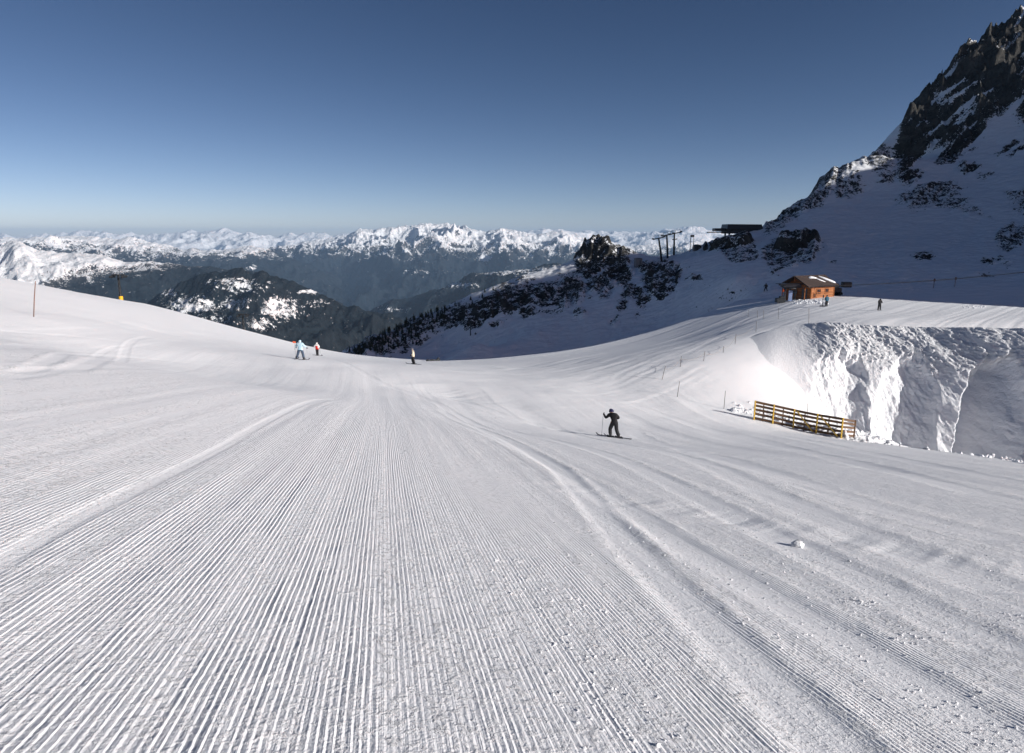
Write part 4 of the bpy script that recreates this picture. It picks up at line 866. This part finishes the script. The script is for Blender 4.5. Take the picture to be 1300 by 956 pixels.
# ------------------------------------------------------------------ orange hut
def hut():
    c = hit(1029, 379.5, [PF]); root = empty('wooden_hut', c); 
    e = Vector((.87, .49, 0)); g = Vector((-.49, .87, 0)); L, W, HW, HR = 5.9, 4.9, 2.2, 3.55     # eave side runs along e, gable along g
    def p(a, b, z): return e * a + g * b + Vector((0, 0, z))
    w = MB(); z0 = -.9
    w.add([p(0, 0, z0), p(L, 0, z0), p(L, W, z0), p(0, W, z0), p(0, 0, HW), p(L, 0, HW), p(L, W, HW), p(0, W, HW), p(0, W / 2, HR), p(L, W / 2, HR)],
          [(0, 1, 5, 4), (1, 2, 6, 9, 5), (2, 3, 7, 6), (3, 0, 4, 8, 7), (3, 2, 1, 0), (4, 5, 9, 8), (8, 9, 6, 7)])
    w.build('wall', M['cedar'], root)
    tr = MB()
    for a, b in ((0, 0), (L, 0), (0, W)): MB().box(p(a, b, HW / 2 - .4), (.16, .16, HW + .9)).build('corner_board', M['cedar2'], root)
    tr.beam(p(-.02, -.03, .95), p(L, -.03, .95), .05, .14); tr.build('sill_band', M['cedar2'], root); MB().beam(p(0, -.03, HW - .1), p(L, -.03, HW - .1), .06, .2).build('eave_band', M['cedar2'], root)
    r = MB(); ov, s = .55, (HR - HW) / (W / 2)
    for sgn in (0, 1):
        b0 = -ov if sgn == 0 else W + ov; zz = HW - ov * s + .06
        q = [p(-1.5, b0, zz), p(L + .5, b0, zz), p(L + .5, W / 2, HR + .06), p(-1.5, W / 2, HR + .06)]
        if sgn: q = q[::-1]
        r.quad(*q, .16)
    roof = r.build('roof', M['shingle'], root)
    sn = MB()
    def on(a, b): return p(a, b, HW + b * s + .22)
    for pts, wd in (([(1.3, 1.75), (2.3, 1.9), (3.2, 1.6)], .42), ([(2.9, 1.7), (3.4, 1.1), (4.1, .5)], .30), ([(4.3, 2.1), (5.0, 1.4), (5.9, .5), (6.3, .2)], .48)):
        sn.tube([on(*q) for q in pts], [wd * .55] + [wd] * (len(pts) - 2) + [wd * .5], 8)
    for i, v in enumerate(sn.v):        # flatten the drifts onto the roof plane
        v = Vector(v); b_ = v.dot(g); base = HW + b_ * s + .16; sn.v[i] = (v.x, v.y, base + max(0, (v.z - base)) * .45)
    sn.build('snow_patch', M['snow'], roof, True)
    for a, wd, z, h in ((1.9, .95, 1.15, .85), (4.0, .85, 1.2, .85), (.9, .5, .55, .75)):
        f = MB(); 
        for da, dz, ww, hh in ((0, h / 2, wd + .16, .09), (0, -h / 2, wd + .16, .09), (-wd / 2, 0, .09, h), (wd / 2, 0, .09, h), (0, 0, .05, h)):
            f.beam(p(a + da - ww / 2, -.05, z + dz), p(a + da + ww / 2, -.05, z + dz), .07, hh)
        fo = f.build('window', M['cedar2'], root)
        MB().beam(p(a - wd / 2, -.025, z), p(a + wd / 2, -.025, z), .03, h).build('pane', M['glass'], fo)
    d = MB(); d.beam(p(-.04, .75, .55), p(-.04, 1.75, .55), .07, 2.1); do = d.build('door', M['door'], root); MB().blob(p(-.12, .9, .5), .05, 8, 6).build('handle', M['steel'], do)
    f = MB(); f.beam(p(-.05, 2.6, .95), p(-.05, 4.2, .95), .06, .8); fo = f.build('window', M['cedar2'], root); MB().beam(p(-.085, 2.7, .95), p(-.085, 4.1, .95), .03, .62).build('pane', M['glass'], fo)
    for b in (.2, W - .2):
        MB().beam(p(-1.35, b, -.9), p(-1.35, b, HW + (.2 * s) - .02), .14, .14, (1, 0, 0)).build('porch_post', M['cedar2'], root)
    k = MB(); k.beam(p(-1.3, 0, HW - .05), p(-1.3, W, HW - .05), .16, .22); 
    k.beam(p(-1.3, W / 2, HW), p(-1.3, W / 2, HR - .05), .14, .14, (1, 0, 0)); k.build('porch_beam', M['cedar2'], root)
    tag(root, 'orange timber hut with brown roof partly covered in snow', 'hut'); return c
hut_c = hut()
def lift_return():
    c = hit(1001, 383, [PF]); root = empty('lift_loading_frame', c)
    for x, y in ((-.75, 0), (.35, .5), (.95, -.1)): MB().beam((x, y, -.4), (x, y, 2.5), .26, .26, (1, 0, 0)).build('post', M['steel'], root)
    k = MB(); k.box((.3, .3, 2.65), (3.0, 1.4, .5)); k.beam((-1.9, .2, 2.98), (2.2, .6, 2.98), 1.9, .10); k.build('canopy', M['roofm'], root)
    MB().tube([(.2, .3, 2.2), (.2, .3, 2.36)], [1.15, 1.15], 24).build('bull_wheel', M['steel'], root)
    MB().box((.12, -.25, 1.0), (.62, .14, 1.75)).build('signboard', M['bluepanel'], root)
    d = MB(); d.box((-1.45, -.1, .25), (1.5, 1.0, .75)); d.box((-1.2, -.1, .75), (.8, .7, .35)); d.build('motor_box', M['steel'], root)
    MB().blob((-1.1, -.2, 1.9), (.16, .14, .26), 10, 8).build('lamp', M['orange'], root, True)
    tag(root, 'dark lift loading frame with pale blue board left of the orange hut', 'lift station'); return c
lift_c = lift_return()
def machine():
    c = hit(1063, 376.5, [PF]) + Vector((1.2, 4.0, 0)); c.z = gz(c.x, c.y); root = empty('snow_groomer', c)
    b = MB(); b.box((-.1, 0, 1.05), (1.7, 2.8, .8)); b.box((-.35, -.7, 1.75), (1.1, 1.2, .9)); b.build('body', M['roofm'], root)
    MB().box((-.35, -1.32, 1.8), (.95, .04, .6)).build('windscreen', M['glass'], root)
    for x in (-.75, .6):
        t = MB(); n_ = 20; ring = []
        for i in range(n_):
            a = 2 * math.pi * i / n_; ring.append(Vector((0, 1.55 * math.cos(a) * (1 if abs(math.cos(a)) > .5 else 1), .42 + .40 * math.sin(a))))
        t.tube([Vector((x - .3, 0, 0)), Vector((x + .3, 0, 0))], 1.0, n_)
        k = len(t.v); t.v = [(x + (-.3 if i < n_ else .3), ring[i % n_].y, ring[i % n_].z) for i in range(k)]
        t.build('track', M['rubber'], root)
    a = MB(); a.beam((.5, -.2, 1.5), (1.5, -.2, 2.0), .2, .2); a.build('lift_arm', M['roofm'], root)
    MB().box((2.0, -.2, 1.95), (1.5, 1.2, .95)).build('implement', M['roofm'], root)
    tag(root, 'black snow machine with a raised arm parked right of the orange hut', 'snow machine')
machine()
# ------------------------------------------------------------------ lift towers and buildings on the ridge
def tee_tower(label, px, ytop, ypad0, ypad1, Y, arm, pad=True, r=.22):
    top = Vector(at(px, ytop, Y)); b = Vector((top.x, Y, gz(top.x, Y))); root = empty('lift_tower', b); h = top.z - b.z
    p = MB(); p.tube([(0, 0, -.5), (0, 0, h)], [r * 1.1, r * .8], 12); p.build('mast', M['steel'], root, True)
    c = MB(); c.beam((-arm, 0, h), (arm, 0, h), .22, .2); c.build('crossarm', M['steel'], root)
    for s_ in (-1, 1):
        q = MB(); q.beam((s_ * arm * .92, -.9, h - .18), (s_ * arm * .92, .9, h - .18), .10, .14)
        for y in (-.7, -.25, .25, .7): q.tube([(s_ * arm * .92 - .06, y, h - .30), (s_ * arm * .92 + .06, y, h - .30)], .17, 10)
        q.build('sheave_train', M['steel'], root)
    l = MB(); l.tube([((-1) ** (k // 2 + 1) * .13, -r * 1.2, .3 + .18 * k) for k in range(int(h / .18) - 2)], .018, 5)
    l.build('ladder', M['galv'], root)
    if pad:
        z0, z1 = at(px, ypad1, Y)[2] - b.z, at(px, ypad0, Y)[2] - b.z
        MB().tube([(0, 0, z0), (0, 0, z0 + .05), (0, 0, z1 - .05), (0, 0, z1)], [r * 1.3, r * 1.5, r * 1.5, r * 1.3], 14).build('safety_pad', M['pad'], root, True)
    tag(root, label, 'lift tower'); return root
tee_tower('dark T shaped lift tower with a yellow pad at its foot on the left crest', 150, 349, 376, 384, 112, 1.05, True, .22)
tee_tower('dark T shaped lift tower farther down behind the left crest, barely padded', 308, 399, 419, 424, 118, .8, True, .2)
b_ = hit(597, 426, ALL); tee_tower('lone thin dark lift tower in the shaded bowl', 597, 408, 0, 0, b_.y, .5, False, .16)
def lift_tower(label, bot, top, lean_px, arm_l, arm_r, Y=None):
    b = hit(*bot, ALL); t = Vector(at(top[0], top[1], b.y)) - b; root = empty('lift_tower', b); u = F / (b.y * CP)
    MB().tube([(0, 0, -1), t * .5, t], [.34, .30, .24], 12).build('mast', M['steel'], root, True)
    a = t + Vector((-arm_l / u, .4, -arm_l / u * .22)); c = t + Vector((arm_r / u, -.4, arm_r / u * .22))
    MB().beam(a, c, .30, .34).build('crossarm', M['steel'], root)
    for e_ in (a, c):
        q = MB(); q.beam(e_ + Vector((0, -1.5, .05)), e_ + Vector((0, 1.5, .05)), .14, .2)
        for k in range(6): q.tube([e_ + Vector((-.08, -1.25 + .5 * k, .22)), e_ + Vector((.08, -1.25 + .5 * k, .22))], .2, 10)
        q.build('sheave_train', M['steel'], root)
    f = MB()
    for p_ in (a.lerp(c, .1), a.lerp(c, .5), a.lerp(c, .9)): f.beam(p_, p_ + Vector((0, 0, 1.0)), .08, .08, (1, 0, 0))
    f.beam(a.lerp(c, .1) + Vector((0, 0, 1.0)), a.lerp(c, .9) + Vector((0, 0, 1.0)), .07, .07); f.build('lifting_frame', M['steel'], root)
    tag(root, label, 'lift tower'); return root
lift_tower('leftmost of the three dark lift towers on the ridge, leaning left', (840.5, 331), (836.2, 302.5), 0, 7, 7)
lift_tower('middle of the three dark lift towers on the ridge', (847.8, 328), (846.5, 298.5), 0, 6, 8)
lt3 = lift_tower('rightmost of the three dark lift towers on the ridge, with a low second arm', (855.5, 324), (856.2, 296.5), 0, 6, 8)
MB().beam((-.8, 0, 5.2), (.9, 0, 5.4), .25, .3).build('lower_arm', M['steel'], lt3)
def twin_mast():
    b = hit(878, 318.5, ALL); root = empty('twin_mast', b); u = b.y * CP / F
    for dx in (-2, 2): MB().tube([(dx * u, 0, -.4), (dx * u, 0, 19 * u)], [.12, .09], 8).build('mast', M['galv'], root, True)
    MB().box((0, 0, 18.3 * u), (4.6 * u, .5, 2.6 * u)).build('box', M['steel'], root); tag(root, 'pair of thin masts with a dark box on top beside the ridge shed', 'mast')
twin_mast()
def small_hut(name, label, cat, bot, w, h, m, roofm, pitch=.15, depth=2.6):
    b = hit(*bot, ALL); u = b.y * CP / F; W, H = w * u, h * u; root = empty(name, b)
    k = MB(); k.box((0, depth / 2, H / 2 - .4), (W, depth, H + .8)); k.build('wall', m, root)
    r = MB(); z = H + .003; hp = pitch * W
    r.add([(-W * .56, -.25, z), (W * .56, -.25, z), (W * .56, depth + .25, z), (-W * .56, depth + .25, z), (0, -.25, z + hp + .08), (0, depth + .25, z + hp + .08)], [(0, 1, 4), (1, 2, 5, 4), (2, 3, 5), (3, 0, 4, 5), (0, 3, 2, 1)])
    r.build('roof', roofm, root); d = MB(); d.box((W * .2, -.03, H * .38), (W * .22, .06, H * .7)); d.build('door', M['door'], root)
    tag(root, label, cat); return root
small_hut('equipment_shed', 'low dark shed on the ridge right of the twin masts', 'shed', (886, 317.5), 9, 5.5, M['steel'], M['roofm'])
small_hut('pointed_shelter', 'small dark pointed shelter between the ridge shed and the rocks', 'shelter', (896, 318), 5, 5, M['steel'], M['roofm'], 1.2, 1.4)
small_hut('grey_cabin', 'small grey cabin half way up the shaded ridge left of the lift towers', 'cabin', (811, 337), 9, 8.5, M['shed'], M['shed'], .03)
def station():
    Y = 226.0; u = Y * CP / F
    def q(px, py, dy=0): return Vector(at(px, py, Y + dy))
    o = q(946, 296); root = empty('lift_station', o)
    A = q(923, 291) - o; B = q(970, 291) - o; zt = q(940, 284.5).z - o.z
    r = MB(); r.add([(A.x, 0, zt - 1.6), (B.x, 0, zt - 1.9), (B.x, 7, zt - 1.9), (A.x, 7, zt - 1.6), (A.x + .3, .2, zt), (B.x - .8, .2, zt - .1), (B.x - .8, 6.8, zt - .1), (A.x + .3, 6.8, zt)],
                    [(0, 1, 5, 4), (1, 2, 6, 5), (2, 3, 7, 6), (3, 0, 4, 7), (4, 5, 6, 7), (3, 2, 1, 0)]); r.build('roof', M['roofm'], root)
    h = MB(); h.box(((A.x + B.x) / 2 - .5, 3.5, zt - 2.35), (B.x - A.x - 1.2, 6.0, 1.3)); h.build('machine_hall', M['bluepanel'] if False else M['steel'], root)
    c = MB(); x0 = q(910, 293).x - o.x; zc = q(915, 291.5).z - o.z; c.box(((x0 + A.x) / 2 + .6, 3, zc), (A.x - x0 + 1.6, 3.2, .9)); c.build('canopy', M['roofm'], root)
    xl = q(901, 295).x - o.x; k = MB(); k.beam((xl, 3, zc - .85), (A.x + 6, 3, zc - .75), .7, .3); k.build('guide_rail', M['steel'], root)
    for x in (A.x + 1.2, (A.x + B.x) / 2, B.x - 2):
        for y in (1.2, 5.6):
            g_ = gz(o.x + x, o.y + y) - o.z - .5; MB().tube([(x, y, min(g_, zt - 3.5)), (x, y, zt - 2.9)], .28, 10).build('column', M['steel'], root, True)
    tag(root, 'long dark flat roofed lift station on the skyline at the foot of the peak', 'lift station')
station()
# haul cables running right from the loading frame to a tower outside the picture
def cables():
    a = lift_c + Vector((.6, .3, 2.4)); e = Vector(at(1440, 329, 100)); b = Vector((e.x, e.y, gz(e.x, e.y)))
    for k, off in enumerate((-.9, .9)):
        pts = []
        for i in range(25):
            t = i / 24; p = a.lerp(e, t) + Vector((0, off, 0)); p.z -= (1.1 if k == 0 else 1.5) * math.sin(t * math.pi) * .6; pts.append(p - a)
        o = MB().tube(pts, .045, 6).build('haul_cable', M['cable'], None, True); o.location = a
        tag(o, ('near' if k == 0 else 'far') + ' one of two thin haul cables crossing the shaded slope right of the hut', 'cable')
    root = empty('lift_tower', b); h = e.z - b.z
    MB().tube([(0, 0, -.5), (0, 0, h)], [.35, .25], 12).build('mast', M['steel'], root, True); MB().beam((0, -1.4, h + .12), (0, 1.4, h + .12), .25, .2).build('crossarm', M['steel'], root)
    tag(root, 'dark lift tower carrying the two haul cables at the far right', 'lift tower')
cables()
for px, py, lb in ((1185, 366, 'faint ochre post on the shaded slope under the haul cables, the left one'), (1212, 364, 'faint ochre post on the shaded slope under the haul cables, the right one')):
    b = hit(px, py, ALL); o = MB().tube([(0, 0, -.3), (0, 0, 1.2), (0, 0, 1.9)], [.05, .05, .04], 8); o.box((0, -.03, 1.55), (.34, .05, .5)); o = o.build('marker_post', M['bamboo'], None); o.location = b; tag(o, lb, 'post')
def bundle():
    a, b = hit(541, 458.6, [PF]), hit(558.5, 458.2, [PF]); o = MB(); n_ = 9
    o.tube([(b - a) * (i / (n_ - 1)) + Vector((0, 0, .10 + .05 * math.sin(i * 2.1))) for i in range(n_)], [.10 + .05 * abs(math.sin(i * 1.7)) for i in range(n_)], 8)
    o.tube([(b - a) * .75 + Vector((0, 0, .2)), (b - a) * .9 + Vector((0, 0, .42)), (b - a) + Vector((0, 0, .2))], [.06, .12, .05], 8)
    o = o.build('rolled_net', M['steel'], None, True); o.location = a; tag(o, 'low dark roll lying on the snow edge right of the cream jacketed skier', 'roll')
bundle()
b = hit(1044, 389, [PF]); rt = empty('signpost', b); MB().tube([(0, 0, -.2), (0, 0, 1.75)], [.05, .04], 8).build('post', M['steel'], rt, True); MB().box((0, 0, .06), (.7, .35, .14)).build('base', M['steel'], rt); MB().box((0, -.04, 1.5), (.2, .05, .35)).build('plate', M['steel'], rt); tag(rt, 'thin dark post on a flat base beside the person in teal', 'post')
# ------------------------------------------------------------------ loose snow
def chunk(px, py, r, label, group=None):
    b = hit(px, py, [PF]); mb = MB(); mb.blob((0, 0, r * .35), (r * 1.0, r * .75, r * .6), 12, 8, .22)
    for k in range(16):
        q = random.uniform(.12, .42) * r; a = random.uniform(0, 6.28); d = random.uniform(.2, 1.15) * r; mb.blob((d * math.cos(a), d * .7 * math.sin(a), max(.1 * r, (1.05 * r - d) * .75)), (q, q * .9, q * .8), 7, 5, .28)
    o = mb.build('snow_chunk', M['snow'], None, True); o.location = b; tag(o, label, 'snow chunk', group)
chunk(1012, 694, .085, 'biggest fist like chunk of snow lying on the right side of the run')
for px, py, r in [(1078, 713, .020), (973, 741, .014), (1055, 693, .014), (1033, 727, .014), (1092, 764, .022), (942, 792, .014)]: chunk(px, py, r, 'small crumb of snow scattered near the biggest chunk', 'crumbs of snow near the chunk')
def lumps(name, spots, jit=.22):
    mb = MB()
    for x, y, r in spots:
        z = gz(x, y); q = Matrix.Rotation(random.uniform(0, 6.28), 3, 'Z'); mb.blob((x, y, z + r * random.uniform(.0, .35)), (r * random.uniform(.7, 1.3), r * random.uniform(.7, 1.2), r * random.uniform(.55, .95)), 7, 5, jit, q)
    o = mb.build(name, M['snow'], None); o['kind'] = 'stuff'; return o
sp = []
for _ in range(900):
    px = random.uniform(930, 1320); t = random.gauss(0, 1); yb = np.interp(px, [930, 960, 1083, 1180, 1260, 1320], [526, 530, 556, 572, 584, 594]); 
    try: b = hit(px, yb - 2 - abs(t) * 5, [PF], 30, 80, 1200)
    except ValueError: continue
    sp.append((b.x, b.y, min(.26, .05 + abs(random.gauss(0, .07)))))
for _ in range(160):
    px = random.uniform(1004, 1052); b = hit(px, random.uniform(380.5, 386), [PF], 80, 130, 900); sp.append((b.x, b.y, random.uniform(.05, .17)))
for _ in range(30):
    px = random.gauss(1237, 8); b = hit(px, random.uniform(389, 391.5), [PF], 70, 125, 900); sp.append((b.x, b.y, random.uniform(.05, .15)))
lumps('snow_rubble', sp)
sp = []
for _ in range(1500):
    px = random.uniform(620, 1330); py = random.uniform(600, 960)
    try: b = hit(px, py, [PF], 2, 46, 900)
    except ValueError: continue
    if perlin(b.x * .9, b.y * .25, 91) > random.uniform(-.05, .5): sp.append((b.x, b.y, random.uniform(.004, .013)))
for cx, cy_ in ((1090, 764), (1150, 810), (950, 660), (1010, 712), (1280, 790)):
    for _ in range(60):
        b = hit(random.gauss(cx, 22), random.gauss(cy_, 7), [PF], 2, 46, 900); sp.append((b.x, b.y, random.uniform(.003, .012)))
lumps('snow_crumbs', sp)
# ------------------------------------------------------------------ small firs on the end of the ridge
def fir():
    root = empty('fir_tree', (0, 0, 0)); mb = MB(); nt_ = 6
    for t in range(nt_):
        z = .3 + 2.2 * t / nt_; r = .62 * (1 - t / nt_) ** .8 + .07; n_ = 9; vs = [(0, 0, z + .62)]; fs = []
        for i in range(n_ * 2):
            a = math.pi * i / n_ + t; q = r * (1 if i % 2 else .55) * random.uniform(.75, 1.15); vs.append((q * math.cos(a), q * math.sin(a), z - .12 * (i % 2) + random.uniform(-.06, .06)))
        fs = [(0, 1 + i, 1 + (i + 1) % (n_ * 2)) for i in range(n_ * 2)]; mb.add(vs, fs)
    mb.build('crown', M['fir'], root); MB().tube([(0, 0, -.3), (0, 0, 2.6)], [.07, .02], 6).build('trunk', M['bark'], root)
    tag(root, 'small dark fir among the firs on the low end of the shaded ridge', 'tree', 'small firs on the end of the ridge'); return root
proto = fir(); kids = list(proto.children); nfir = 0
ridge_px = np.array(ridge)
while nfir < 210:
    px = random.uniform(432, 565) if nfir < 190 else random.uniform(560, 640); c0 = np.interp(px, ridge_px[:, 0], ridge_px[:, 1]); py = c0 + 3.5 + abs(random.gauss(0, 13)) * (1.2 if px < 540 else .8)
    if py > np.interp(px, [430, 500, 560, 620, 720], [450, 452, 432, 412, 392]): continue
    try: b = hit(px, py, ALL, 90, 320, 1500)
    except ValueError: continue
    if b.y < 135: continue
    o = proto if nfir == 0 else proto.copy()
    if nfir:
        COL.objects.link(o)
        for k in kids: c = k.copy(); COL.objects.link(c); c.parent = o
    s_ = random.uniform(.32, .82); o.location = b; o.scale = (s_, s_, s_ * random.uniform(.8, 1.2)); o.rotation_euler = (random.uniform(-.06, .06), random.uniform(-.06, .06), random.uniform(0, 6.28)); nfir += 1
